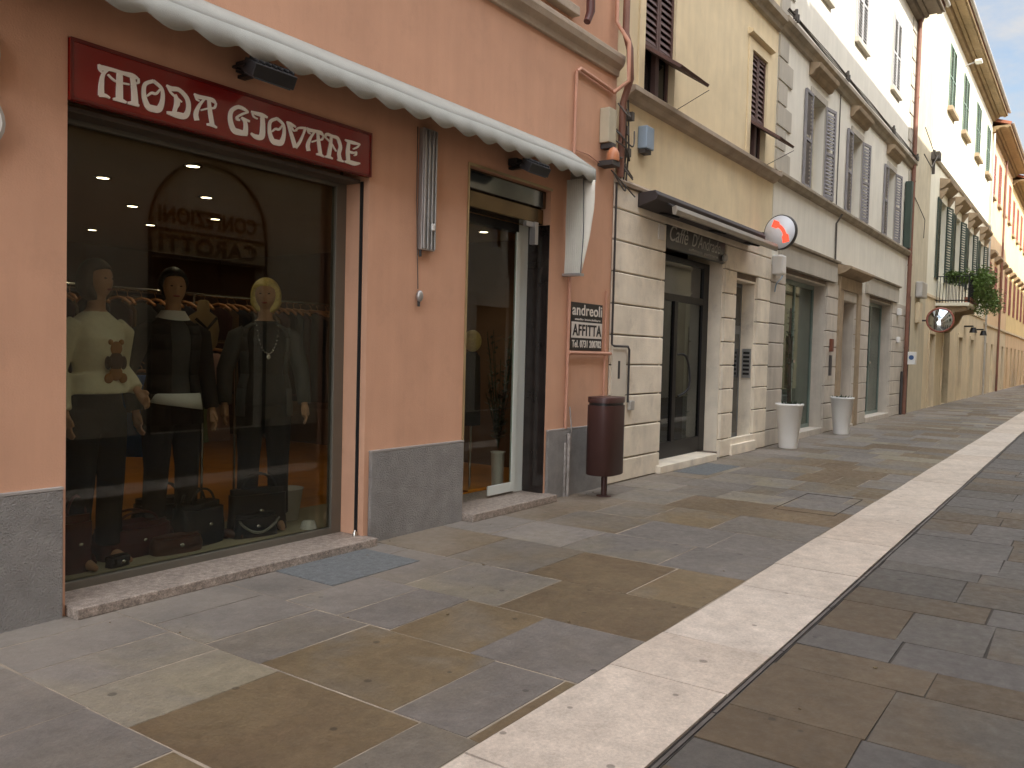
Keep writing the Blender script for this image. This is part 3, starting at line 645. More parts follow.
# pink conduits on the wall
mb = MB(); mb.tube([(8.0, -.03, .76), (8.03, -.03, 4.70)], .018); mb.tube([(8.04, -.03, 4.70), (8.1, -.035, 4.745), (8.92, -.035, 4.70)], .022)
mb.tube([(8.86, -.03, .8), (8.86, -.03, 2.35)], .014); mb.tube([(8.0, -.045, 1.605), (8.98, -.045, 1.605)], .02)
mb.tube([(8.05, -.02, 3.85), (8.35, -.018, 3.86), (8.7, -.02, 3.80)], .007)
tag(mb.build('conduit_pipe', PKPIPE), 'pink painted conduit pipe framing the corner of the pink wall beside the rental board', 'pipe')
mb = MB(); mb.tube([(8.03, -.06, .0), (8.03, -.06, .70)], .022); mb.tube([(8.09, -.05, .5), (8.09, -.055, .75), (8.05, -.05, 1.0)], .008); mb.box(7.975, 7.995, -.06, -.036, .0, .6)
tag(mb.build('ground_pipe', mat('stained_pipe', SRGB(150, 142, 136), .7, var=.3, scale=14, dirt=.9), bevel=0), 'short stained earthing pipe rising in front of the grey plinth beside the bin', 'pipe')
# corner downpipe between pink and yellow
mb = MB(); mb.tube([(9.0, -.11, 10.3), (9.0, -.11, 5.4), (8.98, -.18, 5.2), (8.98, -.20, 4.85), (9.02, -.09, 4.6), (9.02, -.08, 3.72)], .042)
tag(mb.build('downpipe', COPP), 'red brown downpipe at the corner of the pink and yellow buildings', 'pipe')
mb = MB(); mb.tube([(8.86, -.06, 10), (8.86, -.06, 5.5), (8.90, -.21, 5.25), (8.90, -.22, 4.8), (8.84, -.06, 4.68)], .024)
tag(mb.build('gas_pipe', PKPIPE), 'thin pink gas pipe curving round the cornice end beside the red brown downpipe', 'pipe')
mb = MB(); mb.tube([(8.12, -.12, 7.5), (8.12, -.13, 5.35), (8.05, -.13, 5.22)], [.05, .05, .04])
tag(mb.build('downpipe', mat('dark_red_pipe', SRGB(84, 44, 38), .5)), 'dark red pipe stub ending just above the pink building cornice', 'pipe')
mb = MB(); mb.tube([(9.03, -.03, 3.66), (9.03, -.03, 1.72), (9.06, -.05, 1.70), (9.42, -.05, 1.70), (9.46, -.05, 1.66), (9.46, -.05, 1.0)], .014)
tag(mb.build('cable_conduit', DKPIPE), 'dark conduit running down the corner joint and round the gas meter niche door', 'pipe')
# boxes & cables at the corner
JB = thing('junction_box', 'tall cream junction box on the pink corner above the orange siren', 'electrical box', (8.75, 0, 4.1))
MB().box(8.62, 8.80, -.13, -.002, 4.05, 4.45).build('case', BXC, JB, bevel=.01); MB().box(8.66, 8.76, -.15, -.002, 3.99, 4.048).build('cable_gland', DKPIPE, JB)
AL = thing('alarm_siren', 'orange domed siren on a bracket below the cream junction box', 'alarm', (8.7, 0, 3.9))
MB().lathe((8.70, -.15, 3.84), [(.07, 0), (.075, .02), (.07, .09), (.045, .14), (.01, .16)], 16).build('dome', ORG, AL); MB().box(8.6, 8.78, -.2, -.002, 3.78, 3.836).build('bracket', DKPIPE, AL)
BB = thing('meter_box', 'blue grey plastic box on the yellow wall right of the corner cables', 'electrical box', (9.72, 0, 4.15))
MB().box(9.60, 9.82, -.13, -.002, 4.19, 4.47).build('case', BXB, BB, bevel=.012); MB().box(9.62, 9.8, -.10, -.01, 4.14, 4.187).build('base', DKPIPE, BB)
mb = MB(); random.seed(5)
for k in range(9):
    z0 = random.uniform(3.75, 4.6); x0 = random.uniform(8.72, 9.0); x1 = random.uniform(9.08, 9.5)
    mb.tube(cr_([(x0, -.05, z0), ((x0+x1)/2-.05, -.13-random.random()*.05, z0-.10-random.random()*.12), (x1, -.05, z0+random.uniform(-.25, .1))], 6), .010, 6)
for x in (9.12, 9.2, 9.27): mb.tube([(x, -.03, 3.72), (x+.01, -.05, 4.1), (x-.01, -.03, 4.7)], .012, 6)
for (x, z) in ((9.15, 4.3), (9.22, 4.05), (9.1, 3.85), (9.28, 4.5)): mb.box(x-.03, x+.03, -.1, -.02, z-.05, z+.05)
tag(mb.build('cable_bundle', CABLE), 'tangle of dark cables and clamps between the pink corner and the blue grey box', 'cables')

# ================================================================ YELLOW BUILDING
B2 = thing('yellow_building', 'pale yellow building with rusticated travertine ground floor and brown louvred shutters', 'building', (12, 0, 0))
CA = (10.5, 12.76, .1, 3.45); D2 = (13.25, 14.3, .17, 2.9)
w2 = [(9.69, 10.6, 4.88, 6.75), (13.62, 14.38, 4.88, 6.65), (9.69, 10.6, 8.4, 10), (13.6, 14.4, 8.4, 10)]
mb = MB(); wall_grid(mb, 9.02, 14.96, 3.66, 10.7, w2, 0, .10); mb.build('wall', YL, B2); shell(B2, 9.02, 14.96, 10.7, 10, YL); roof(B2, 9.02, 14.96, 10, 10.7, .6)
mb = MB(); wall_grid(mb, 9.02, 14.96, 0, 3.66, [CA, D2], .03, .6); mb.build('joint_wall', GROOVE, B2)
zs = [.0, .29, .70, 1.09, 1.47, 1.84, 2.22, 2.61, 2.99, 3.37, 3.66]
mb = MB(); blocks(mb, 9.02, 14.96, zs, [CA, D2], -.02, .028)
for (a, b, c, d) in (CA, D2):
    mb.box(b-.03, b, .0285, .62, c, d); mb.box(a, a+.03, .0285, .62, c, d); mb.box(a+.03, b-.03, .0285, .62, d-.03, d)
mb.build('rusticated_base', ST, B2)
MB().box(10.4, 12.45, -.1, .7, .0, .105).build('door_step', ST, B2, bevel=.008); MB().box(13.2, 14.35, -.06, .6, .0, .175).build('door_step', ST, B2, bevel=.008)
MB().prism_x([(0, 3.662), (-.05, 3.665), (-.06, 3.70), (-.02, 3.74), (0, 3.745)], 9.02, 14.95).build('string_course', CORN, B2)
MB().prism_x([(0, 4.70), (-.06, 4.72), (-.1, 4.77), (-.16, 4.80), (-.16, 4.86), (0, 4.875)], 9.2, 14.95).build('string_course', CORN, B2, bevel=.004)
MB().prism_x([(0, 7.35), (-.06, 7.37), (-.08, 7.45), (-.16, 7.5), (-.16, 7.6), (0, 7.65)], 9.02, 14.95).build('cornice', LED, B2, bevel=.004)
for i, (a, b, c, d) in enumerate(w2):
    w = window(B2, a, b, c, d, .07, BR)
    fr_ = MB(); fr_.box(a-.16, a-.001, -.025, -.001, c, d+.16); fr_.box(b+.001, b+.16, -.025, -.001, c, d+.16); fr_.box(a-.001, b+.001, -.025, -.001, d+.001, d+.16); fr_.prism_x([(-.001, d+.19), (-.09, d+.22), (-.09, d+.26), (-.001, d+.30)], a-.2, b+.2)
    fr_.build('surround', YL, w)
    zm = c+.66; xm = (a+b)/2
    for x0, x1 in ((a+.01, xm-.006), (xm+.006, b-.01)):
        louvre(x0, x1, (zm if i < 2 else c+.02), d-.01, .012, pitch=.085, fr=.05, mid=False).build('shutter', BR, w)
    if i < 2:
        lv = louvre(a+.01, b-.01, -.66, 0, 0, pitch=.085, fr=.05, mid=False)
        lv.xform(Matrix.Translation((0, .02, zm)) @ Matrix.Rotation(R(-56), 4, 'X'))
        lv.build('tilted_shutter', BR, w)
        MB().tube([(b+.05, -.5, zm-.42), (b+.06, -.02, zm-.62)], .005, 6).build('stay_rod', DKPIPE, w)
    MB().box((xm-.05), xm+.05, .02, .068, c, zm).build('mullion', BR, w)
# café
CD_ = MB(); yc = .24; a, b = 10.53, 12.73
CD_.box(a, a+.07, yc, yc+.07, .1, 3.05); CD_.box(b-.22, b, yc, yc+.07, .1, 3.05); CD_.box(a+.07, b-.22, yc, yc+.07, 2.4, 2.5); CD_.box(a+.07, b-.22, yc, yc+.07, 2.97, 3.05)
CD_.box(a+.07, b-.22, yc, yc+.07, .1, .34); CD_.box(11.45, 11.57, yc, yc+.07, .34, 2.4)
cd2 = CD_.build('cafe_door', BLKM, B2, bevel=.004)
MB().box(a+.071, b-.221, yc+.03, yc+.04, .341, 2.399).build('pane', GLC, cd2); MB().box(a+.071, b-.221, yc+.03, yc+.04, 2.501, 2.969).build('pane', DARKG, cd2)
MB().tube(cr_([(11.58, yc-.01, 1.62), (11.68, yc-.09, 1.60), (11.80, yc-.11, 1.38), (11.78, yc-.11, 1.12), (11.60, yc-.03, 1.0)], 5), .018).build('handle', BLK, cd2)
gd = MB()
for k, (x, t_, hh) in enumerate(((10.66, .5, 1.25), (10.7, .35, .95), (10.68, .62, .9), (10.72, .2, 1.1))):
    p = [(x+t_*.6*(u/6)**1.6, .34+hh*(u/6)) for u in range(7)]
    for u in range(6):
        w0 = .035*math.sin(math.pi*(u+.3)/6.6); w1 = .035*math.sin(math.pi*(u+1.3)/6.6) if u < 5 else .002
        gd.quad((p[u][0]-w0, yc+.024-.0008*k, p[u][1]), (p[u][0]+w0, yc+.024-.0008*k, p[u][1]), (p[u+1][0]+w1, yc+.024-.0008*k, p[u+1][1]), (p[u+1][0]-w1, yc+.024-.0008*k, p[u+1][1]))
gd.build('leaf_decal', mat('pale_decal', SRGB(150, 176, 150), .6, var=.05), cd2)
MB().box(10.62, 10.8, yc-.012, yc-.001, 1.45, 1.65).build('notice', SIGNW, cd2)
mb = MB(); mb.quad((10.4, 3.2, .1), (13, 3.2, .1), (13, 3.2, 3.3), (10.4, 3.2, 3.3)); mb.quad((10.4, .65, .1), (10.4, 3.2, .1), (10.4, 3.2, 3.3), (10.4, .65, 3.3)); mb.quad((13.0, .65, .1), (13, 3.2, .1), (13, 3.2, 3.3), (13, .65, 3.3))
mb.quad((10.4, .62, .101), (13, .62, .101), (13, 3.2, .101), (10.4, 3.2, .101)); mb.quad((10.4, .62, 3.3), (13, .62, 3.3), (13, 3.2, 3.3), (10.4, 3.2, 3.3)); mb.build('cafe_interior', INW, B2)
CT = thing('cafe_counter', 'dim bar counter standing inside the glass cafe door', 'counter', (11.8, 2.2, .1))
MB().box(11.0, 12.8, 2.0, 2.5, .103, 1.1).build('body', BRNC, CT, bevel=.02); MB().box(10.95, 12.85, 1.95, 2.55, 1.102, 1.15).build('top', ST, CT, bevel=.01)
CS = thing('cafe_sign', 'dark board with handwritten cafe name Caffè D\'Andrade above the cafe door', 'shop sign', (11.4, 0, 3.0))
MB().box(10.535, 12.72, -.01, .05, 3.06, 3.42).build('board', CAFB, CS, bevel=.01)
text_mesh('lettering', 'Caffè', 10.64, 11.26, 3.17, 3.39, -.013, CHALK, CS, .002, .0, .35)
text_mesh('lettering', "D'Andrade", 11.4, 12.5, 3.18, 3.37, -.013, CHALK, CS, .002, .0, .35)
text_mesh('lettering', 'caffetteria  pasticceria', 11.3, 12.4, 3.095, 3.145, -.012, CHALK, CS, .001, .0, .2)
MB().lathe((0, 0, 0), [(.04, 0), (.06, .03), (.055, .06), (0, .065)], 14).xform(Matrix.Translation((12.62, -.012, 3.14)) @ Matrix.Rotation(R(90), 4, 'X')).build('spot_lamp', CHALK, CS)
CW = thing('cafe_awning', 'retracted dark cassette awning with pale front bar above the cafe', 'awning', (11.8, 0, 3.5))
mb = MB(); mb.prism_x([(-.022, 3.64), (-.26, 3.66), (-.30, 3.60), (-.28, 3.54), (-.022, 3.46)], 9.62, 13.75); mb.build('cassette', mat('awning_brown', SRGB(56, 46, 44), .6, var=.1), CW, bevel=.01)
mb = MB(); mb.prism_x([(-.36, 3.48), (-.42, 3.50), (-.44, 3.44), (-.42, 3.38), (-.37, 3.39)], 9.9, 14.0); mb.build('front_bar', mat('pale_bar', SRGB(150, 142, 130), .4, metal=.3), CW, bevel=.008)
mb = MB(); mb.prism_x([(-.27, 3.56), (-.37, 3.49), (-.37, 3.48), (-.26, 3.545)], 9.95, 13.7); mb.build('canvas', mat('dark_canvas', SRGB(44, 38, 38), .9), CW)
for x in (10.2, 11.9, 13.4): MB().tube([(x, -.06, 3.47), (x+.3, -.2, 3.45), (x, -.38, 3.43)], .018).build('arm', BLKM, CW)
tag(MB().box(10.24, 10.42, -.034, -.0205, 3.14, 3.34).build('number_plate', SIGNW), 'small square house number tile on the stone left of the cafe sign', 'number plate')
# street door + intercom
d_ = MB(); d_.box(13.28, 14.27, .25, .30, .18, 2.87); dd = d_.build('street_door', GRD, B2)
MB().box(13.36, 13.74, .24, .249, .3, 2.0).build('panel', DARKG, dd); MB().box(13.80, 14.18, .24, .249, .3, 2.0).build('panel', DARKG, dd); MB().box(13.34, 14.2, .24, .249, 2.15, 2.8).build('transom', DARKG, dd)
IP = thing('intercom', 'grey intercom panel with rows of buttons in the narrow doorway', 'intercom', (14.2, .2, 1.4))
MB().box(14.245, 14.268, .05, .2, 1.25, 1.75).build('plate', ALU, IP)
for k in range(6): MB().box(14.236, 14.244, .07, .18, 1.30+.072*k, 1.34+.072*k).build('button', BLK, IP)
# gas niche
GN = thing('gas_meter_door', 'cream niche door with a slot and pipe on the stone pier above the bin', 'meter door', (9.25, 0, 1.0))
MB().box(9.05, 9.42, -.034, -.0205, 1.05, 1.66).build('door', mat('niche_cream', SRGB(206, 196, 180), .7, var=.08), GN, bevel=.004); MB().box(9.20, 9.25, -.038, -.0345, 1.3, 1.52).build('slot', BLK, GN)
MB().box(9.50, 9.62, -.07, -.0205, .90, 1.02).build('tap_box', SHEET, GN, bevel=.01)
# ---- bin
BN = thing('litter_bin', 'dark brown metal litter bin on a post before the grey plinth', 'bin', (8.33, -.33, 0))
cx, cy = 8.33, -.36
def rr_(cx, cy, w, d, z, n=28, e=3.2):
    out = []
    for i in range(n):
        a = 2*math.pi*i/n; c, s_ = math.cos(a), math.sin(a)
        out.append((cx+w*abs(c)**(2/e)*(1 if c > 0 else -1), cy+d*abs(s_)**(2/e)*(1 if s_ > 0 else -1), z))
    return out
mb = MB(); mb.rings([rr_(cx, cy, .225, .155, .25), rr_(cx, cy, .235, .165, .26), rr_(cx, cy, .235, .165, 1.03)]); mb.build('body', BIN, BN)
mb = MB(); mb.rings([rr_(cx, cy, .222, .152, 1.031), rr_(cx, cy, .222, .152, 1.059)]); mb.build('opening', BLK, BN)
mb = MB(); mb.rings([rr_(cx, cy, .235, .165, 1.06), rr_(cx, cy, .235, .165, 1.115), rr_(cx, cy, .228, .158, 1.122)]); mb.build('lid', BIN, BN)
MB().tube([(cx, cy, .0), (cx, cy, .27)], .035, 14).build('post', BIN, BN); MB().lathe((cx, cy, 0), [(.085, .002), (.085, .012), (.04, .014)], 20).build('base_plate', BIN, BN)
# ---- phone disc sign
PS = thing('phone_sign', 'round grey telephone sign with an orange red handset beside the cafe awning', 'sign', (14.4, -.35, 3.76))
Mp = Matrix.Translation((14.35, -.36, 3.74)) @ Matrix.Rotation(R(-12), 4, 'Z') @ Matrix.Rotation(R(-90), 4, 'Y')
mb = MB(); mb.lathe((0, 0, 0), [(.285, -.03), (.295, -.025), (.295, .045), (.288, .05), (.282, .04)], 40); mb.xform(Mp); mb.build('rim', DKPIPE, PS)
mb = MB(); mb.lathe((0, 0, 0), [(.278, .030), (.278, .052), (.0, .053)], 40); mb.lathe((0, 0, 0), [(.278, -.028), (.278, -.02)], 40); mb.xform(Mp); mb.build('disc', PHG, PS)
# handset drawn in the disc's plane: local x = up, local y = right seen from the street's start
hs = []
for k in range(15):
    t = k/14; ang = R(128)-R(112)*t; hs.append((-.03+.235*math.sin(ang)-.13*0, .235*math.cos(ang)))
arc = [(.16-.34*t-.0+.055*math.sin(math.pi*t), -(-.13+.26*t+.055*math.sin(math.pi*t))) for t in [k/14 for k in range(15)]]
mb = MB(); L_ = []; R_ = []
for k, (x, y) in enumerate(arc):
    t = k/14; w = .030+.03*(1 if t < .22 or t > .78 else 0)
    a = arc[max(k-1, 0)]; b = arc[min(k+1, 14)]; d = Vector((b[0]-a[0], b[1]-a[1])).normalized()
    inn = .035 if (t < .22 or t > .78) else 0
    L_.append((x-d.y*(w+inn*0), y+d.x*(w))); R_.append((x+d.y*(w), y-d.x*(w)))
vs = [(x, y, .0565) for x, y in L_]+[(x, y, .0565) for x, y in R_]; mb.add(vs, [(i, i+1, 15+i+1, 15+i) for i in range(14)])
vs = [(x, y, .0533) for x, y in L_]+[(x, y, .0533) for x, y in R_]; mb.add(vs, [(i, 15+i, 15+i+1, i+1) for i in range(14)])
mb.xform(Mp); mb.build('handset', PHR, PS)
MB().tube([(14.35, -.07, 3.74), (14.35, .0, 3.74)], .025).build('arm', BLKM, PS)
# alarm box on pier between yellow and grey
AX = thing('alarm_box', 'cream alarm box with a curved cable below the phone sign', 'alarm', (15.2, 0, 3.3))
MB().box(15.02, 15.26, -.2, -.001, 3.1, 3.45).build('case', WHT, AX, bevel=.03); MB().tube(cr_([(15.3, -.03, 3.4), (15.45, -.1, 3.35), (15.42, -.08, 3.1), (15.2, -.05, 2.95), (15.15, -.04, 2.8)], 6), .012, 6).build('cable', BXB, AX)

# ================================================================ GREY BUILDING
B3 = thing('grey_building', 'cream and grey three storey building with grey shutters and stone banded ground floor', 'building', (21, 0, 0))
S1 = (15.85, 18.85, .12, 3.22); D3 = (20.1, 21.5, .05, 3.0); S2 = (22.9, 25.9, .12, 3.22)
wc = [17.62, 20.95, 25.0]
h1 = [(c-.48, c+.48, 4.95, 6.85) for c in wc]; h2 = [(c-.5, c+.5, 9.0, 10.9) for c in wc]
mb = MB(); wall_grid(mb, 14.98, 27.95, 3.8, 12.0, h1+h2, 0, .28); z = 4.97; k = 0
while z < 11.6:
    if not (7.0 < z < 7.7):
        for xq, dr_ in ((14.985, 1), (27.94, -1)):
            L_ = .8 if k % 2 == 0 else .5; xa, xb = sorted((xq, xq+dr_*L_)); mb.box(xa, xb, -.03, -.001, z, z+.36, mi=1)
    z += .4; k += 1
mb.build('wall', [G3, G3Q], B3); shell(B3, 14.98, 27.95, 12.0, 11, G3)
roof(B3, 14.98, 27.95, 11, 12.0, .72, em=EAVG)
mb = MB(); wall_grid(mb, 14.98, 27.95, 0, 3.8, [S1, D3, S2], .03, .75); mb.build('joint_wall', GROOVE, B3)
zs3 = [0, .30, .64, 1.03, 1.44, 1.88, 2.23, 2.6, 2.97, 3.3]
hol = [(a-.0, b+.0, c, d) for a, b, c, d in (S1, D3, S2)]
mb = MB(); blocks(mb, 14.98, 27.95, zs3, hol, -.015, .028); 
for (a, b, c, d) in hol:
    mb.box(a, a+.03, .0285, .76, c, d); mb.box(b-.03, b, .0285, .76, c, d); mb.box(a+.03, b-.03, .0285, .76, d-.03, d)
mb.build('banded_base', ST3, B3)
for (a, b, *_r) in (S1, S2):
    mb = MB(); mb.box(a-.45, b+.55, -.07, .029, 3.30, 3.72); mb.build('fascia', G3Q, B3, bevel=.006)
    MB().prism_x([(0, 3.722), (-.12, 3.73), (-.13, 3.77), (0, 3.79)], a-.5, b+.6).build('ledge', LED, B3)
MB().box(18.85+.56, 19.74, .0, .029, 3.3, 3.8).build('fascia', G3, B3)
MB().box(21.86, 22.44, .0, .029, 3.3, 3.8).build('fascia', G3, B3); MB().box(26.46, 27.95, .0, .029, 3.3, 3.8).build('fascia', G3, B3); MB().box(14.98, 15.39, .0, .029, 3.3, 3.8).build('fascia', G3, B3)
# door surround + hood
mb = MB(); mb.box(19.75, 20.09, -.06, .029, 0, 3.2); mb.box(21.51, 21.85, -.06, .029, 0, 3.2); mb.box(19.75, 21.85, -.062, .029, 3.202, 3.5); mb.prism_x([(0, 3.502), (-.18, 3.56), (-.30, 3.64), (-.30, 3.70), (0, 3.75)], 19.6, 22.0); mb.build('door_surround', SAND, B3, bevel=.01)
d_ = MB().box(20.13, 21.47, .6, .66, .06, 2.97).build('street_door', WOODD, B3); 
for x0 in (20.25, 20.87): 
    for z0, z1 in ((.2, 1.0), (1.1, 2.0), (2.1, 2.85)): MB().box(x0, x0+.48, .585, .599, z0, z1).build('panel', WOODD, d_, bevel=.01)
MB().box(20.1, 21.5, -.05, .75, 0, .06).build('door_step', ST3, B3)
# shop windows
for k, (a, b, c, d) in enumerate((S1, S2)):
    f_ = MB(); y = .27; f_.box(a+.03, a+.1, y, y+.06, c, d-.03); f_.box(b-.1, b-.03, y, y+.06, c, d-.03); f_.box(a+.1, b-.1, y, y+.06, c, c+.08); f_.box(a+.1, b-.1, y, y+.06, d-.12, d-.03); f_.box(a+1.55, a+1.62, y, y+.06, c+.08, d-.12)
    w = f_.build('shop_window', mat('sage_frame', SRGB(120, 136, 128), .4, metal=.3), B3)
    MB().box(a+.1, a+1.55, y+.02, y+.03, c+.08, d-.12).build('pane', GLG, w); MB().box(a+1.62, b-.1, y+.02, y+.03, c+.08, d-.12).build('pane', GLG, w)
    MB().lathe((a+1.585, y-.02, 1.55), [(.03, -.03), (.03, .03)], 10).build('handle', SILV, w)
    MB().box(a, b, -.03, .8, 0, c+.004).build('door_step', ST3, B3, bevel=.005)
    mb = MB(); x0, x1, yb = a-.3, b+.3, 3.0
    mb.quad((x0, yb, .1), (x1, yb, .1), (x1, yb, 3.25), (x0, yb, 3.25)); mb.quad((x0, .78, .1), (x0, yb, .1), (x0, yb, 3.25), (x0, .78, 3.25)); mb.quad((x1, .78, .1), (x1, yb, .1), (x1, yb, 3.25), (x1, .78, 3.25)); mb.quad((x0, .7, 3.25), (x1, .7, 3.25), (x1, yb, 3.25), (x0, yb, 3.25)); mb.quad((x0, .7, .121), (x1, .7, .121), (x1, yb, .121), (x0, yb, .121))
    mb.build('shop_interior', mat('pale_shop_interior', SRGB(196, 200, 176), .9), B3)
MB().box(16.3, 17.3, .9, 1.0, .13, 2.9).build('curtain_panel', mat('yellow_green_curtain', SRGB(186, 176, 96), .9), B3)
# string courses
MB().prism_x([(0, 4.78), (-.08, 4.80), (-.13, 4.88), (-.13, 4.93), (0, 4.945)], 14.98, 27.94).build('string_course', LED, B3, bevel=.004)
MB().prism_x([(0, 7.40), (-.06, 7.42), (-.09, 7.5), (-.17, 7.55), (-.17, 7.63), (0, 7.66)], 14.98, 27.94).build('string_course', LED, B3, bevel=.004)
for i, (a, b, c, d) in enumerate(h1):
    w = window(B3, a, b, c, d, .2, mat('cream_frame', SRGB(196, 188, 164), .6) if i == 0 else bpy.data.materials['cream_frame'])
    fr_ = MB(); fr_.box(a-.12, a-.001, -.03, -.001, c, d+.13); fr_.box(b+.001, b+.12, -.03, -.001, c, d+.13); fr_.box(a-.001, b+.001, -.03, -.001, d+.001, d+.13); fr_.build('surround', G3Q, w)
    MB().prism_x([(-.001, d+.30), (-.08, d+.32), (-.12, d+.40), (-.20, d+.44), (-.22, d+.52), (-.001, d+.56)], a-.26, b+.26).build('hood', SAND, w, bevel=.008)
    lw = .50
    ang = (1, 9)
    q = louvre(0, lw, 0, d-c-.02, -.04, pitch=.075).build('shutter', GY, w, True, loc=Vector((a, -.045, c+.01))-wloc(B3), rot=(0, 0, math.pi+R(ang[0])))
    q = louvre(0, lw, 0, d-c-.02, 0, pitch=.075).build('shutter', GY, w, True, loc=Vector((b, -.045, c+.01))-wloc(B3), rot=(0, 0, -R(ang[1])))
for i, (a, b, c, d) in enumerate(h2):
    w = window(B3, a, b, c, d, .2); xm = (a+b)/2
    for x0, x1 in ((a+.01, xm-.005), (xm+.005, b-.01)): louvre(x0, x1, c+.02, d-.02, -.035, pitch=.075).build('shutter', GYL, w)
    MB().box(a-.12, b+.12, -.10, -.001, c-.12, c-.002).build('sill', G3Q, w, bevel=.01)
    fr_ = MB(); fr_.box(a-.12, a-.001, -.02, -.001, c, d+.12); fr_.box(b+.001, b+.12, -.02, -.001, c, d+.12); fr_.box(a-.001, b+.001, -.02, -.001, d+.001, d+.12); fr_.build('surround', G3Q, w)
# cables and lamps along the string course
mb = MB()
for k in range(4):
    pts = []; x = 14.9
    while x < 28: pts.append((x, -.16-.012*k, 7.68+.012*k+.012*math.sin(x*1.7+k))); x += .8
    mb.tube(pts, .008, 6)
for x in (19.0, 24.0, 15.2, 27.6):
    for s_ in range(3): mb.box(x+s_*.10, x+.04+s_*.10, -.21, -.165, 7.64, 7.78+.06*(s_ % 2))
mb.tube([(19.25, -.02, 7.4), (19.24, -.02, 4.95)], .012, 6); mb.tube([(19.3, -.14, 4.8), (19.28, -.03, 4.6), (19.3, -.03, 3.8)], .02, 6)
tag(mb.build('facade_cables', CABLE), 'bundle of cables and insulators along the upper ledge of the grey building', 'cables')
mb = MB(); mb.tube([(27.72, -.12, 12.0), (27.72, -.1, 11.7), (27.72, -.1, .0)], .06, 12)
for z in (2, 4.5, 7, 9.5): mb.lathe((27.72, -.1, z), [(.07, 0), (.07, .04)], 12)
tag(mb.build('downpipe', COPP), 'long red brown downpipe between the grey and the ivory buildings', 'pipe')
mb = MB(); mb.tube([(28.1, -.08, 3.6), (28.1, -.08, 0)], .035, 8); mb.tube([(27.45, -.06, 1.3), (27.45, -.06, 0)], .04, 8)
tag(mb.build('ground_pipe', DKPIPE), 'dark thin pipe standing close right of the long red brown downpipe', 'pipe')
mb = MB(); mb.box(26.95, 27.2, -.2, -.02, 4.95, 6.9); tag(mb.build('folded_shutter', DGRN, bevel=.01), 'dark green narrow shutter box beside the red brown downpipe', 'shutter')
SB = thing('street_sign', 'small white sign with a blue disc on the downpipe of the grey building', 'sign', (27.7, -.2, 1.6))
MB().box(27.6, 27.85, -.38, -.17, 1.52, 1.9).build('plate', WHT, SB, bevel=.01); MB().lathe((0, 0, 0), [(.07, 0), (.07, .006)], 16).xform(Matrix.Translation((27.595, -.275, 1.73)) @ Matrix.Rotation(R(-90), 4, 'Y')).build('disc', mat('sign_blue', SRGB(60, 90, 140), .5), SB)
mb = MB()
mb.box(26.5, 26.75, -.12, -.016, 2.95, 3.15); tag(mb.build('lamp_box', WHT, bevel=.02), 'little white box on the grey pier at the top of the second shop front', 'electrical box')
mb = MB(); mb.box(26.6, 26.8, -.1, -.016, 2.15, 2.32); tag(mb.build('bell_box', WHT, bevel=.02), 'little white box lower on the grey pier by the second shop front', 'electrical box')
MBX = thing('letter_box', 'small rusty orange box above a dark slot beside the wooden door', 'letter box', (19.2, 0, 1.5))
MB().box(19.13, 19.28, -.08, -.016, 1.78, 2.06).build('box', mat('rust', SRGB(112, 66, 48), .8, var=.2), MBX, bevel=.01); MB().box(19.15, 19.25, -.06, -.016, 1.25, 1.7).build('slot', DKPIPE, MBX)
# planters
def planter(x, y, lb, dead, r=.30):
    t = thing('planter', lb, 'planter', (x, y, 0), 0, 'tall white planters by the grey building doors')
    MB().lathe((x, y, 0), [(r-.09, .003), (r-.085, .02), (r-.015, .76), (r, .765), (r, .80), (r-.03, .80), (r-.035, .74), (.0, .74)], 28).build('pot', WP, t)
    MB().lathe((x, y, .745), [(r-.037, 0), (r-.05, .012), (0, .02)], 20).build('soil', SOIL, t)
    if dead:
        mb = MB()
        mb.tube([(x-.03, y, .74), (x-.02, y+.02, 1.3), (x-.05, y+.03, 1.9), (x-.03, y+.03, 2.5)], [.036, .032, .028, .018], 8)
        mb.tube([(x+.0, y+.03, .74), (x+.03, y+.03, 1.3), (x+.01, y, 2.0)], [.022, .018, .01], 8); mb.build('stem', STEM, t)
    mb = MB()
    for k in range(46 if not dead else 60):
        a = random.uniform(0, 6.28); q = random.uniform(.02, r-.07); l = random.uniform(.06, .13); z = .76
        p = Vector((x+q*math.cos(a), y+q*math.sin(a), z)); d = Vector((math.cos(a)*.6, math.sin(a)*.6, random.uniform(.2, 1))).normalized(); s_ = Vector((-math.sin(a), math.cos(a), 0))*.02
        mb.quad(p-s_*.3, p+d*l*.5-s_, p+d*l, p+d*l*.5+s_)
    if dead:
        for k in range(420):
            z = random.uniform(.95, 2.5); a = random.uniform(0, 6.28); p = Vector((x-.03+.03*math.cos(a), y+.02+.03*math.sin(a), z)); d = Vector((math.cos(a), math.sin(a), random.uniform(-.4, .6))).normalized(); s_ = Vector((-math.sin(a), math.cos(a), 0))*.012; l = .09
            mb.quad(p, p+d*l*.5-s_, p+d*l, p+d*l*.5+s_)
    mb.build('leaves', LEAFD, t)
planter(15.15, -.38, 'tall white tapered planter holding a slim dark stemmed shrub, the nearer of the two', True, .245)
planter(18.95, -.38, 'white tapered planter with low green leaves, in front of the wooden door', False, .245)

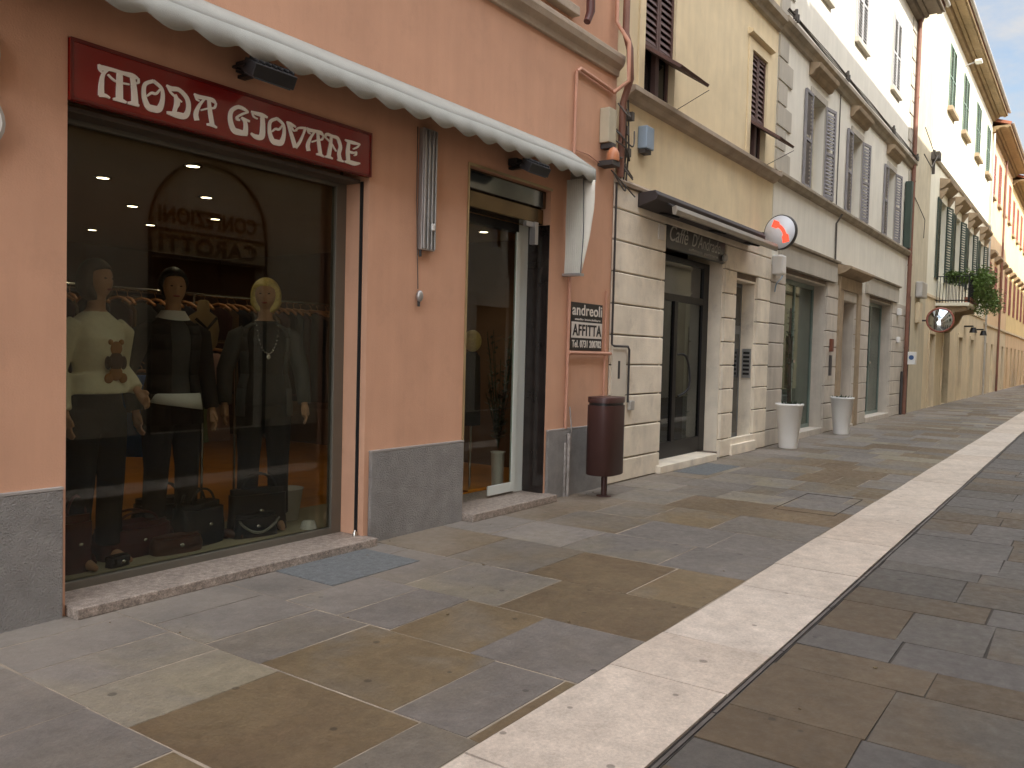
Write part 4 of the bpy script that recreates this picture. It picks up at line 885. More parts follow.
# ================================================================ IVORY BUILDING (28 - 49)
B4 = thing('ivory_building', 'tall sunlit ivory building with green shutters, beige base and a planted balcony', 'building', (38, 0, 0))
up4 = [(34.4, 35.9, 10.95, 13.25), (38.2, 39.8, 10.95, 13.25), (42.6, 44.2, 10.95, 13.25), (46.9, 48.4, 10.95, 13.25)]
mi4 = [(33.7, 35.2, 4.6, 7.45), (37.6, 39.2, 4.8, 7.45), (41.8, 43.4, 4.8, 7.45), (46.2, 47.8, 4.8, 7.45), (30.6, 30.9, 1.6, 2.2)]
lo4 = [(32.4, 33.6, 0, 2.6), (35.6, 37.2, 0, 3.1), (39.9, 41.1, 0, 2.7), (43.9, 45.2, 0, 2.7)]
mb = MB(); wall_grid(mb, 28.0, 49.2, 3.85, 14.1, up4+mi4[:4], -.0, .28); mb.build('wall', C4, B4); shell(B4, 28.0, 49.2, 14.1, 11, C4)
mb = MB(); wall_grid(mb, 28.0, 49.2, 0, 3.85, lo4, -.012, .3); mb.build('lower_wall', C4L, B4)
MB().box(28.0, 31.2, -.04, -.013, 0, 13.85).build('edge_band', mat('pale_grey_cream', SRGB(196, 184, 158), .9, var=.06, streak=.1), B4)  # flat raised band in a greyer cream along the left end
roof(B4, 28.0, 49.2, 11, 14.1, .66)
MB().prism_x([(0, 8.5), (-.05, 8.52), (-.1, 8.62), (0, 8.66)], 31.2, 49.2).build('string_course', LED, B4)
MB().prism_x([(-.0, 3.851), (-.05, 3.86), (-.05, 3.95), (0, 3.98)], 31.2, 49.2).build('string_course', C4L, B4)
for i, (a, b, c, d) in enumerate(up4):
    w = window(B4, a, b, c, d); xm = (a+b)/2
    for x0, x1 in ((a+.01, xm-.005), (xm+.005, b-.01)): louvre(x0, x1, c+.02, d-.02, -.045, pitch=.1).build('shutter', GRN, w)
    MB().box(a-.15, b+.15, -.18, -.001, c-.16, c-.002).build('sill', SAND, w, bevel=.01)
for i, (a, b, c, d) in enumerate(mi4[:4]):
    w = window(B4, a, b, c, d); xm = (a+b)/2
    q = louvre(0, .75, 0, d-c-.02, -.04, pitch=.1).build('shutter', DGRN, w, True, loc=Vector((a, -.045, c+.01))-wloc(B4), rot=(0, 0, math.pi+R(1)))
    q = louvre(0, .75, 0, d-c-.02, 0, pitch=.1).build('shutter', DGRN, w, True, loc=Vector((b, -.045, c+.01))-wloc(B4), rot=(0, 0, -R(8)))
    MB().prism_x([(-.001, d+.32), (-.14, d+.38), (-.34, d+.56), (-.36, d+.66), (-.001, d+.72)], a-.35, b+.35).build('hood', SAND, w, bevel=.01)
    for xx in (a-.3, b+.18): MB().prism_x([(-.001, d-.05), (-.08, d), (-.26, d+.3), (-.26, d+.37), (-.001, d+.31)], xx, xx+.12).build('corbel', SAND, w)
for i, (a, b, c, d) in enumerate(lo4):
    MB().box(a+.002, b-.002, .2, .26, c+.01, d-.002).build('street_door', [DGRN, WOODD, GRD, WOODD][(i+3) % 4] if i else WOODD, B4)
    fr_ = MB(); fr_.box(a-.15, a-.001, -.05, -.013, 0, d+.16); fr_.box(b+.001, b+.15, -.05, -.013, 0, d+.16); fr_.box(a-.001, b+.001, -.05, -.013, d+.001, d+.16); fr_.build('door_surround', C4L, B4)
BC = thing('balcony', 'stone balcony with dark iron railing on the ivory building', 'balcony', (34.5, 0, 3.7))
x0, x1, yb, z0 = 33.4, 36.2, -1.1, 3.62
mb = MB(); mb.box(x0, x1, yb, -.015, z0, z0+.12); mb.build('slab', C4, BC, bevel=.015)
for xx in (x0+.2, x1-.45):
    mb = MB(); mb.prism_x([(-.013, z0-.9), (-.2, z0-.85), (-.5, z0-.5), (-.62, z0-.22), (-1.0, z0-.15), (-1.0, z0-.002), (-.013, z0-.002)], xx, xx+.25); mb.build('corbel', SAND, BC, bevel=.02)
mb = MB()
for zz in (z0+.2, z0+1.05): mb.tube([(x0+.03, -.02, zz), (x0+.03, yb+.03, zz), (x1-.03, yb+.03, zz), (x1-.03, -.02, zz)], .02, 6)
k = 0
while k < 11:
    y = -.05-k*.1; mb.box(x0+.02, x0+.04, y-.01, y+.01, z0+.12, z0+1.05); mb.box(x1-.04, x1-.02, y-.01, y+.01, z0+.12, z0+1.05); k += 1
for k in range(28): mb.box(x0+.05+k*.1, x0+.07+k*.1, yb+.02, yb+.04, z0+.12, z0+1.05)
mb.build('railing', BLKM, BC)
BPl = thing('balcony_plants', 'mass of trailing green plants spilling over the balcony railing', 'plant', (35, -1, 3.9))
mb = MB(); random.seed(3)
cl = []
for k in range(60):
    u = random.random()
    cl.append((Vector((random.uniform(33.6, 36.8), -1.1-random.uniform(-.15, .45), z0+random.uniform(.45, 1.3))), .3) if u < .75 else (Vector((random.uniform(33.4, 34.6), random.uniform(-1.0, -.2), z0+random.uniform(.9, 1.2))), .16))
for k in range(20): cl.append((Vector((random.uniform(34.5, 37.2), -1.25-random.uniform(0, .45), z0+random.uniform(-.2, .8))), .3))
for c, r in cl:
    for q in range(75):
        d = Vector((random.gauss(0, 1), random.gauss(0, 1), random.gauss(0, 1))).normalized(); p = c+d*r*random.uniform(.3, 1); a = Vector((random.uniform(-1, 1), random.uniform(-1, 1), random.uniform(-1, .6))).normalized(); s_ = a.cross(Vector((.3, .5, .8))).normalized()
        l = random.uniform(.06, .12); mb.quad(p, p+a*l*.5+s_*l*.3, p+a*l, p+a*l*.5-s_*l*.3)
mb.build('foliage', LEAF, BPl)
mb = MB()
for k in range(5): mb.box(33.7+k*.5, 34.1+k*.5, -1.08, -.9, z0+.13, z0+.33)
mb.build('flower_box', TILE, BPl)
# traffic mirror
TM = thing('traffic_mirror', 'round convex traffic mirror with faded red rim below the balcony', 'mirror', (30.6, -.5, 3.0))
Mm = Matrix.Translation((30.4, -.62, 2.98)) @ Matrix.Rotation(R(8), 4, 'Z') @ Matrix.Rotation(R(-82), 4, 'Y')
mb = MB(); mb.lathe((0, 0, 0), [(.34, -.04), (.40, -.03), (.42, .02), (.37, .05), (.36, .03)], 32); mb.xform(Mm); mb.build('rim', REDR, TM)
mb = MB(); mb.lathe((0, 0, 0), [(.365, .03), (.26, .065), (.13, .084), (.0, .09)], 32); mb.xform(Mm); mb.build('mirror_face', MIR, TM)
MB().tube([(30.5, -.6, 2.98), (30.7, -.3, 2.98), (30.7, -.02, 2.98)], .03, 8).build('arm', DKPIPE, TM)
# things on B4 wall
MT = thing('meter_box', 'grey box above a smaller beige one on the ivory building edge', 'electrical box', (29.6, 0, 3.5))
MB().box(29.2, 30.1, -.25, -.041, 3.65, 4.15).build('case', SHEET, MT, bevel=.03); MB().box(29.3, 29.9, -.16, -.041, 2.85, 3.5).build('lower_case', C4L, MT, bevel=.02)
mb = MB(); mb.tube([(28.1, -.3, 7.9), (29.2, -.35, 7.7), (31.0, -.25, 8.45)], .015, 6); mb.tube([(28.1, -.3, 8.7), (30.9, -.2, 8.4), (31.2, -.2, 8.4)], .012, 6); mb.tube([(31.2, -.1, 8.7), (31.2, -.1, 7.9)], .05, 8); mb.tube([(28.2, -.05, 6.7), (30.0, -.1, 6.2), (29.9, -.1, 5.6)], .012, 6); mb.box(31.0, 31.4, -.3, -.04, 8.35, 8.6)
tag(mb.build('facade_cables', CABLE), 'slack cables and clamp across the left edge of the ivory building', 'cables')
EL = thing('eave_lamp', 'white lamp head on a short arm just under the ivory building eave', 'lamp', (38.2, -.4, 13.8))
MB().tube([(38.2, -.02, 13.5), (38.2, -.2, 13.56), (38.25, -.38, 13.62)], .03, 8).build('arm', SHEET, EL); MB().box(38.05, 38.5, -.62, -.36, 13.58, 13.68).build('head', WHT, EL, bevel=.04)
for (x, c, lb) in ((44.0, 41.9, 'small black wall lamp above the third dark doorway of the ivory building'), (46.9, 45.9, 'small black wall lamp near the right end of the ivory building')):
    o = thing('wall_lamp', lb, 'lamp', (c, 0, 3.1)); MB().box(c-.2, c+.2, -.35, -.013, 3.2, 3.26).build('arm', BLKM, o); MB().loft([(c, -.35, 2.95, .22, .16), (c, -.35, 3.18, .1, .1)], 10).build('shade', BLKM, o)

# ================================================================ FAR BUILDINGS
def far_building(name, label, x0, x1, zt, m, ml, sm, floors, lower, hood=True, ov=.8, spacing=3.0, base=3.6):
    B = thing(name, label, 'building', ((x0+x1)/2, 0, 0)); hs_ = []; n = int((x1-x0)/spacing)
    for k in range(n):
        c = x0+(k+.5)*(x1-x0)/n
        for (c0, c1) in floors: hs_.append((c-.6, c+.6, c0, c1))
    mb = MB(); wall_grid(mb, x0, x1, base, zt, hs_, 0, .25); mb.build('wall', m, B); shell(B, x0, x1, zt, 11, m)
    dh = [(x0+(k+.5)*(x1-x0)/n-.65, x0+(k+.5)*(x1-x0)/n+.65, 0, 2.7) for k in range(n)]
    mb = MB(); wall_grid(mb, x0, x1, 0, base, dh, -.01, .3); mb.build('lower_wall', ml, B)
    MB().prism_x([(0, base+.001), (-.08, base+.01), (-.08, base+.12), (0, base+.15)], x0, x1).build('string_course', C4L, B)
    roof(B, x0, x1, 11, zt, ov)
    for k, (a, b, c, d) in enumerate(hs_):
        w = window(B, a, b, c, d, bars=0)
        louvre(a+.01, (a+b)/2-.01, c+.02, d-.02, -.05, pitch=.13).build('shutter', sm, w); louvre((a+b)/2+.01, b-.01, c+.02, d-.02, -.05, pitch=.13).build('shutter', sm, w)
        if hood and c < 8: MB().prism_x([(-.001, d+.2), (-.12, d+.25), (-.32, d+.4), (-.32, d+.5), (-.001, d+.55)], a-.25, b+.25).build('hood', SAND, w)
        else: MB().box(a-.12, b+.12, -.14, -.001, c-.14, c-.002).build('sill', SAND, w)
    for k, (a, b, c, d) in enumerate(dh): MB().box(a, b, .18, .22, .01, 2.69).build('street_door', lower[k % len(lower)], B)
    return B
far_building('peach_building', 'peach coloured building with red shutters just past the ivory one', 49.25, 62, 13.6, C5, C4L, RDS, [(4.8, 7.0), (10.4, 12.6)], [WOODD, WHF, GRD], spacing=2.6)
far_building('butter_building', 'butter yellow building with brown red shutters near the street end', 62.05, 82, 13.2, C6, C5, RDS, [(4.8, 7.0), (10.0, 12.2)], [WOODD, GRD], spacing=3.3)
far_building('apricot_building', 'apricot building closing the far end of the row', 82.05, 121, 12.6, C5, C5, BR, [(4.6, 6.8), (9.6, 11.6)], [WOODD], spacing=4.2)
# downpipes & cables far
tag(MB().tube([(56.2, -.12, 13.3), (56.2, -.12, 0)], .06, 8).build('downpipe', COPP), 'thin brown downpipe down the middle of the peach building', 'pipe')
tag(MB().tube([(49.2, -.12, 13.3), (49.2, -.12, 0)], .05, 8).build('downpipe', SHEET), 'pale downpipe between the ivory and peach buildings', 'pipe')
# gutter end at B4/B5, and B3
# ================================================================ OPPOSITE SIDE
def opp(name, label, x0, x1, zt, m, arch=None, sm=GRN, sp=3.1, style=0):
    B = thing(name, label, 'building', ((x0+x1)/2, -8, 0)); hs_ = []; n = max(1, int((x1-x0)/sp))
    for k in range(n):
        c = x0+(k+.5)*(x1-x0)/n
        for z in (5.6, 9.2): hs_.append((c-.55, c+.55, z, z+2))
    dh = [] 
    for k in range(n):
        c = x0+(k+.5)*(x1-x0)/n
        if arch and arch[0]-1.9 < c < arch[1]+1.9: continue
        dh.append((c-.8, c+.8, 0, 2.8))
    if arch: dh.append(arch)
    mb = MB(); wall_grid(mb, x0, x1, 0, zt, hs_+dh, -8, .3, -1); mb.build('wall', m, B); shell(B, x0, x1, zt, -18, m, -1); roof(B, x0, x1, -18, zt, .6, s=-1)
    for (a, b, c, d) in hs_:
        w = MB().box(a, b, -8.2, -8.16, c, d).build('window', DARKG, B)
        for q in (0, 1): louvre(a-.52+q*(b-a+.52), a+q*(b-a+.52)-.0, c, d, -7.99, pitch=.13, fr=.06).build('shutter', sm, w)
        MB().box(a-.15, b+.15, -7.99, -7.86, c-.14, c-.002).build('sill', LED, w)
    for (a, b, c, d) in dh: MB().box(a, b, -8.25, -8.2, c+.01, d).build('street_door', WOODD, B)
    MB().prism_x([(-8, 4.95), (-7.86, 5.0), (-7.84, 5.1), (-8, 5.15)], x0, x1).build('string_course', LED, B)
    return B
HO = 13.95
opp('pale_building', 'pale building opposite the pink shop, behind the camera', -10, 5.9, HO, OPP3, sm=BR)
OB = opp('cream_building', 'cream building opposite with an arched drapery shop front', 6.0, 13.2, HO, OPP1, arch=(8.35, 10.65, 0, 3.1), sm=BR)
opp('sand_building', 'sand coloured building opposite with green shutters', 13.3, 30, HO, OPP2, sm=GRN)
opp('cream_terrace', 'long cream terrace with brown shutters on the far opposite side', 30.1, 56, HO, OPP1, sm=BR, sp=4)
opp('pale_terrace', 'long pale terrace with green shutters farthest along the opposite side', 56.1, 121, 12.6, OPP2, sm=GRN, sp=5)
OLDL = mat('faded_letters', SRGB(104, 86, 62), .7)
AF = thing('arched_shop_sign', 'arched opposite shop front with faded letters CONFEZIONI CAROTTI seen reflected in the window', 'shop sign', (9.45, -7.98, 3.1))
mb = MB()
for rr0, rr1, y1 in ((1.20, 1.235, -7.93),):
    n = 24
    for k in range(n):
        a0, a1 = math.pi*k/n, math.pi*(k+1)/n
        P_ = [(9.5+r_*math.cos(a), 3.65+r_*math.sin(a)) for r_, a in ((rr0, a0), (rr1, a0), (rr1, a1), (rr0, a1))]
        mb.prism_y(P_, -7.998, y1)
mb.box(8.265, 8.30, -7.998, -7.93, 0, 3.65); mb.box(10.70, 10.735, -7.998, -7.93, 0, 3.65)
mb.box(8.3, 10.7, -7.998, -7.95, 3.56, 3.60); mb.box(8.3, 10.7, -7.998, -7.95, 3.11, 3.15)
mb.build('arch_frame', mat('old_iron', SRGB(90, 80, 66), .6), AF)
MB().box(8.301, 10.699, -7.998, -7.97, 3.151, 3.559).build('letter_board', mat('pale_board', SRGB(220, 200, 160), .7), AF)
text_mesh('lettering', 'CONFEZIONI', 8.45, 10.5, 3.70, 4.0, -7.985, OLDL, AF, .01, .02, flip=True)
text_mesh('lettering', 'CAROTTI', 8.45, 10.5, 3.2, 3.5, -7.96, OLDL, AF, .006, .03, flip=True)

# ================================================================ FLOOR ITEMS
tag(MB().box(3.9, 4.78, -.72, -.14, -.01, .0045).build('floor_grate', GRATE), 'blue grey steel mesh grate set in the pavement at the shop window corner', 'grate')
tag(MB().box(10.75, 12.0, -.62, -.12, -.01, .0045).build('floor_grate', GRATE), 'blue grey mesh grate in the pavement before the cafe step', 'grate')
mb = MB(); mb.box(8.9, 10.2, -2.72, -2.71, -.01, .0035); mb.box(8.9, 8.908, -2.71, -2.1, -.01, .0035); mb.box(10.192, 10.2, -2.71, -2.1, -.01, .0035); mb.box(8.9, 10.2, -2.1, -2.092, -.01, .0035)
struct(mb.build('manhole_frame', SOIL))
mb = MB(); random.seed(21)
for k in range(70):
    x = random.uniform(1.2, 16); y = random.choice([random.uniform(-.2, -.06), random.uniform(-2.8, -.3), random.uniform(-6, -3.6)]); r = random.uniform(.006, .016); n_ = random.randint(4, 6)
    pts = [(x+r*random.uniform(.5, 1)*math.cos(6.28*i/n_), y+r*random.uniform(.5, 1)*math.sin(6.28*i/n_)) for i in range(n_)]
    mb.add([(a, b, .002) for a, b in pts]+[(a, b, .006) for a, b in pts], [tuple(range(n_, 2*n_))]+[(i, (i+1) % n_, n_+(i+1) % n_, n_+i) for i in range(n_)])
o = mb.build('ground_litter', mat('dry_leaf_scraps', SRGB(104, 90, 66), .9, var=.4, scale=30)); tag(o, 'tiny dry scraps and grit scattered over the paving', 'litter'); o['kind'] = 'stuff'
# parked car at the far right
CR = thing('parked_car', 'dark blue small hatchback parked far down the street at the right edge', 'car', (72, -2.0, 0))
def carprof(k): return k
yb0, yb1 = -2.5, -.75
mb = MB(); pr = [(68.3, .35), (68.25, .75), (68.45, .95), (68.75, 1.35), (69.2, 1.45), (70.5, 1.45), (71.2, 1.0), (72.1, .85), (72.3, .6), (72.25, .3)]
mb.prism_y(pr, yb0, yb1); mb.build('body', CARP, CR, bevel=.06)
MB().prism_y([(68.52, .98), (68.75, 1.3), (68.80, 1.30), (68.57, .98)], yb0+.2, yb1-.2).xform(Matrix.Translation((-.05, 0, 0))).build('rear_window', DARKG, CR)
for s_, yy in ((0, yb1+.002), (1, yb0-.012)): MB().prism_y([(68.95, .98), (69.15, 1.34), (70.45, 1.34), (70.95, .98)], yy, yy+.01).build('side_window', DARKG, CR)
for x in (69.0, 71.6):
    for y in (yb1-.18, yb0+.0):
        wh = MB().lathe((0, 0, 0), [(.20, 0), (.30, .01), (.31, .05), (.31, .15), (.30, .19), (.2, .2)], 20).xform(Matrix.Translation((x, y+.19, .31)) @ Matrix.Rotation(R(90), 4, 'X')).build('wheel', RUB, CR)
        MB().lathe((0, 0, 0), [(.19, -.004), (.19, .20)], 16).xform(Matrix.Translation((x, y+.188, .31)) @ Matrix.Rotation(R(90), 4, 'X')).build('rim', ALU, wh)
for y in (yb0+.1, yb1-.35): MB().box(68.22, 68.4, y, y+.25, .72, .92).build('tail_light', TAIL, CR, bevel=.02)
MB().box(68.18, 68.5, yb0+.05, yb1-.05, .32, .5).build('bumper', BLK, CR, bevel=.04)
MB().box(68.22, 68.26, -1.88, -1.38, .58, .69).build('number_plate', SIGNW, CR)

# ================================================================ MANNEQUINS
def headfn(p, d):
    # face towards -y : nose, brow, chin, flattened sides
    q = Vector(p)
    if d.y < 0:
        f_ = -d.y
        nose = math.exp(-((d.x/.16)**2))*math.exp(-(((d.z+.12)/.22)**2))*f_; q.y -= .020*nose
        for sx in (-.36, .36): q.y += .011*math.exp(-(((d.x-sx)/.17)**2))*math.exp(-(((d.z-.08)/.13)**2))
        q.y -= .006*math.exp(-((d.x/.25)**2))*math.exp(-(((d.z+.48)/.07)**2)); q.y += .005*math.exp(-((d.x/.3)**2))*math.exp(-(((d.z+.40)/.03)**2))
    q.x *= 1-.28*max(0, -d.z)**1.5
    return q
def hand(mb, w, dirn, side, s=1):
    """palm and five fingers starting at the wrist w, pointing along dirn"""
    d = Vector(dirn).normalized(); pal = Vector((side, 0, 0)); fwd = d.cross(pal).normalized()*(-side)
    if fwd.y > 0: fwd = -fwd
    pc = Vector(w)+d*.045
    mb.tube([w, Vector(w)+d*.03, Vector(w)+d*.085], [.022, .030, .030], 10)
    for k in range(4):
        o_ = fwd*(-.026+.0175*k); l = [.062, .074, .078, .068][k]; b0 = Vector(w)+d*.075+o_
        mb.tube([b0, b0+d*l*.55, b0+d*l-pal*.018], [.0095, .009, .0075], 8)
    b0 = Vector(w)+d*.03+fwd*.025
    mb.tube([b0, b0+fwd*.022+d*.03, b0+fwd*.026+d*.058], [.0115, .010, .008], 8)
def mannequin(label, loc, rz, arms, head_rot, hair, top, bottom, style):
    t = thing('mannequin', label, 'mannequin', loc, rz, 'mannequins in the display window'); t.scale = (1.12,)*3
    mb = MB()
    mb.loft([(0, 0, .80, .10, .08), (0, 0, .88, .165, .11), (0, 0, .97, .165, .11), (0, -.005, 1.10, .118, .085), (0, -.01, 1.24, .140, .105), (0, -.015, 1.33, .150, .112), (0, 0, 1.43, .165, .082), (0, .005, 1.48, .10, .06), (0, .0, 1.515, .052, .05), (0, -.01, 1.60, .048, .048)], 24)
    for s in (-1, 1):
        mb.tube([(s*.09, 0, .90), (s*.095, -.005, .72), (s*.10, -.01, .50), (s*.105, .012, .32), (s*.105, .015, .09)], [.092, .080, .054, .052, .034], 14)
        mb.tube([(s*.105, .03, .05), (s*.108, -.03, .05), (s*.115, -.12, .028), (s*.12, -.17, .02)], [.032, .034, .028, .016], 10)
        el, wr = arms[0 if s < 0 else 1]
        mb.tube([(s*.15, 0, 1.41), (s*.185, 0, 1.38), el, wr], [.045, .046, .036, .024], 12)
        hand(mb, wr, Vector(wr)-Vector(el), s)
    hm = MB(); hm.ell((0, 0, 0), (.075, .092, .112), 28, 20, fn=headfn); hr = Matrix.Translation((0, -.012, 1.68)) @ Matrix.Rotation(head_rot, 4, 'Z')
    hm.xform(hr); mb.merge(hm)
    for s in (-1, 1): e_ = MB(); e_.ell((s*.076, .008, -.005), (.010, .018, .028), 8, 6); e_.xform(hr); mb.merge(e_)
    b = mb.build('body', SKIN, t, True); remesh(b, .0075)
    # facial features
    fm = MB()
    for s in (-1, 1): fm.ell((s*.028, -.080, .012), (.010, .005, .004), 10, 6)
    fm.xform(hr); fm.build('eyes', BLC, t, True)
    fm = MB(); fm.ell((0, -.087, -.052), (.022, .007, .007), 10, 6); fm.xform(hr); fm.build('lips', mat('lip_red', SRGB(150, 70, 66), .5) if 'lip_red' not in bpy.data.materials else bpy.data.materials['lip_red'], t, True)
    # hair
    def hf(p, d):
        q = Vector(p)
        lim = .35 if style != 'bob' else -.45
        if d.y < -.35 and d.z < .42: q.y = max(q.y, -.045)
        if d.z < -.3: q.x *= (1.08 if style == 'bob' else .9); 
        return q
    hh = MB(); hh.ell((0, .016, .022 if style != 'bob' else .0), (.094 if style != 'bob' else .108, .104, .120 if style != 'bob' else .134), 26, 18, fn=hf); hh.xform(hr); hh.build('hair', hair, t, True)
    # trousers
    tr_ = MB(); tr_.loft([(0, 0, .80, .13, .10), (0, 0, .88, .18, .125), (0, 0, 1.02, .158, .112), (0, 0, 1.06, .14, .105)], 24)
    for s in (-1, 1): tr_.tube([(s*.09, 0, .92), (s*.098, -.005, .72), (s*.103, -.01, .50), (s*.107, .01, .30), (s*.108, .01, .10)], [.104, .095, .078, .074, .076], 16)
    o = tr_.build('trousers', bottom, t, True); remesh(o, .012)
    # shirt / sweater
    def top_mesh(gr, zlo, flare, nm, m_, sleeves=True):
        tm = MB(); tm.loft([(0, 0, zlo, .17+gr+flare, .115+gr+flare), (0, 0, zlo+.12, .158+gr+flare*.6, .112+gr), (0, -.005, 1.12, .130+gr, .092+gr), (0, -.012, 1.26, .148+gr, .112+gr), (0, -.012, 1.34, .156+gr, .114+gr), (0, 0, 1.43, .165+gr, .084+gr), (0, .005, 1.475, .105+gr, .062+gr), (0, .003, 1.50, .066+gr, .058+gr*.6)], 26)
        if sleeves:
            for s in (-1, 1):
                el, wr = [Vector(v) for v in arms[0 if s < 0 else 1]]
                tm.tube([(s*.14, 0, 1.41), (s*.188, 0, 1.385), el, el.lerp(wr, .55), el.lerp(wr, .93)], [.056+gr, .062+gr, .050+gr, .044+gr, .036+gr], 14)
        o = tm.build(nm, m_, t, True); remesh(o, .010); return o
    return t, top_mesh
A1 = (((-.23, .03, 1.15), (-.23, -.04, .91)), ((.225, .07, 1.17), (.215, -.10, 1.03)))
t, tm = mannequin('mannequin in a cream jumper with a teddy bear motif and dark trousers', (2.97, .56, .115), R(10), A1, R(10), HRN, SWT, BLC, 'bob')
tm(.006, 1.02, .025, 'jumper', SWT)
bm_ = MB(); bx, bz = .035, 1.20
for c, r in (((bx, bz+.085), .042), ((bx-.04, bz+.122), .017), ((bx+.04, bz+.122), .017), ((bx-.05, bz-.09), .030), ((bx+.055, bz-.09), .030), ((bx, bz-.06), .045)):
    bm_.ell((c[0], -.130+.35*(c[0])**2*3, c[1]), (r, .010, r), 16, 8)
bm_.build('bear_print', BEAR, t, True)
bm_ = MB()
for c, r in (((bx, bz+.01), (.050, .056)), ((bx-.058, bz+.0), (.020, .040)), ((bx+.058, bz+.0), (.020, .040))): bm_.ell((c[0], -.132+.35*c[0]**2*3, c[1]), (r[0], .012, r[1]), 16, 8)
bm_.build('bear_print', BEAR2, t, True)
A2 = (((-.27, .05, 1.14), (-.25, -.04, .88)), ((.26, .05, 1.14), (.27, -.02, .88)))
t, tm = mannequin('dark haired mannequin in a black jacket over a grey top with white collar', (3.62, .70, .115), R(-8), A2, R(-14), HRD, BLC, BLC, 'short')
tm(.012, .92, .02, 'top', GRC, False)
def open_coat(t, arms, m_, zlo, w=.9, gr=.03):
    cm = MB(); n = 24; rs = []
    for (z, rx, ry) in ((zlo, .205, .15), (zlo+.2, .19, .14), (1.12, .165, .125), (1.28, .178, .142), (1.38, .188, .13), (1.44, .17, .105), (1.485, .10, .08)):
        ring = []
        for i in range(n+1):
            a = -math.pi/2+w/2+(2*math.pi-w)*i/n; ring.append((rx*math.cos(a), ry*math.sin(a)-.008, z))
        rs.append(ring)
    for k in range(len(rs)-1): cm.add(rs[k]+rs[k+1], [(i, i+1, n+1+i+1, n+1+i) for i in range(n)], True)
    for s in (-1, 1):
        el, wr = [Vector(v) for v in arms[0 if s < 0 else 1]]
        cm.tube([(s*.14, 0, 1.405), (s*.19, 0, 1.385), el, el.lerp(wr, .55), el.lerp(wr, .95)], [.062, .07, .058, .052, .048], 14)
    o = cm.build('jacket', m_, t, True); so = o.modifiers.new('thick', 'SOLIDIFY'); so.thickness = .012; return o
open_coat(t, A2, BLC, .80, .75)
mb = MB(); mb.rings([[((.075+.03*k)*math.cos(a), (.066+.045*k)*math.sin(a)-.005, 1.535-.045*k-.02*k*max(0, -math.sin(a))) for a in [2*math.pi*i/24 for i in range(24)]] for k in (0, 1)], cap=False); mb.build('collar', WHC, t, True)
mb = MB(); mb.rings([[((.178+.012*k+.008*math.sin(5*a))*math.cos(a), (.14+.022*k)*math.sin(a), 1.0-.085*k-(.03*math.cos(a) if k else 0)) for a in [math.pi*1.08+math.pi*.84*i/20 for i in range(21)]] for k in (0, 1)], cap=False)
o = mb.build('shirt_tail', WHC, t, True); so = o.modifiers.new('thick', 'SOLIDIFY'); so.thickness = .01
A3 = (((-.27, .03, 1.14), (-.28, -.06, .90)), ((.27, .04, 1.14), (.28, -.05, .90)))
t, tm = mannequin('blond bobbed mannequin in a grey cardigan wearing a long silver necklace', (4.42, .66, .115), R(-30), A3, R(-14), HRB, BLC, BLC, 'bob')
tm(.014, .90, .02, 'top', BLC, False); open_coat(t, A3, GRC, .82, 1.7)
mb = MB(); pts = []
for k in range(21):
    a = math.pi*k/20; pts.append((-.075*math.cos(a), -.100-.060*math.sin(a)**.7, 1.50-.235*math.sin(a)))
for p in pts: mb.ell(p, (.006, .006, .006), 8, 6)
mb.ell((0, -.172, 1.245), (.016, .008, .018), 12, 8); mb.build('necklace', SILV, t, True)
# jewellery bust
BU = thing('display_bust', 'small headless display bust with a scarf and jewellery beside the blond mannequin', 'display bust', (4.05, .95, .115))
mb = MB(); mb.loft([(0, 0, 1.42, .07, .05), (0, 0, 1.48, .12, .075), (0, 0, 1.6, .14, .08), (0, 0, 1.70, .12, .065), (0, 0, 1.74, .05, .045), (0, 0, 1.82, .042, .042), (0, 0, 1.83, .02, .02)], 20); mb.build('body', mat('bust_linen', SRGB(176, 150, 110), .9), BU, True)
MB().tube([(0, 0, .0), (0, 0, 1.42)], .012).build('pole', CHR, BU, True); MB().lathe((0, 0, 0), [(.13, .001), (.13, .015), (.02, .02)], 20).build('foot', CHR, BU, True)
MB().tube([(-.1, -.05, 1.68), (-.02, -.085, 1.60), (.08, -.06, 1.69)], .012).build('scarf', BLC, BU, True); MB().ell((-.02, -.088, 1.57), (.018, .01, .018)).build('brooch', SILV, BU, True)

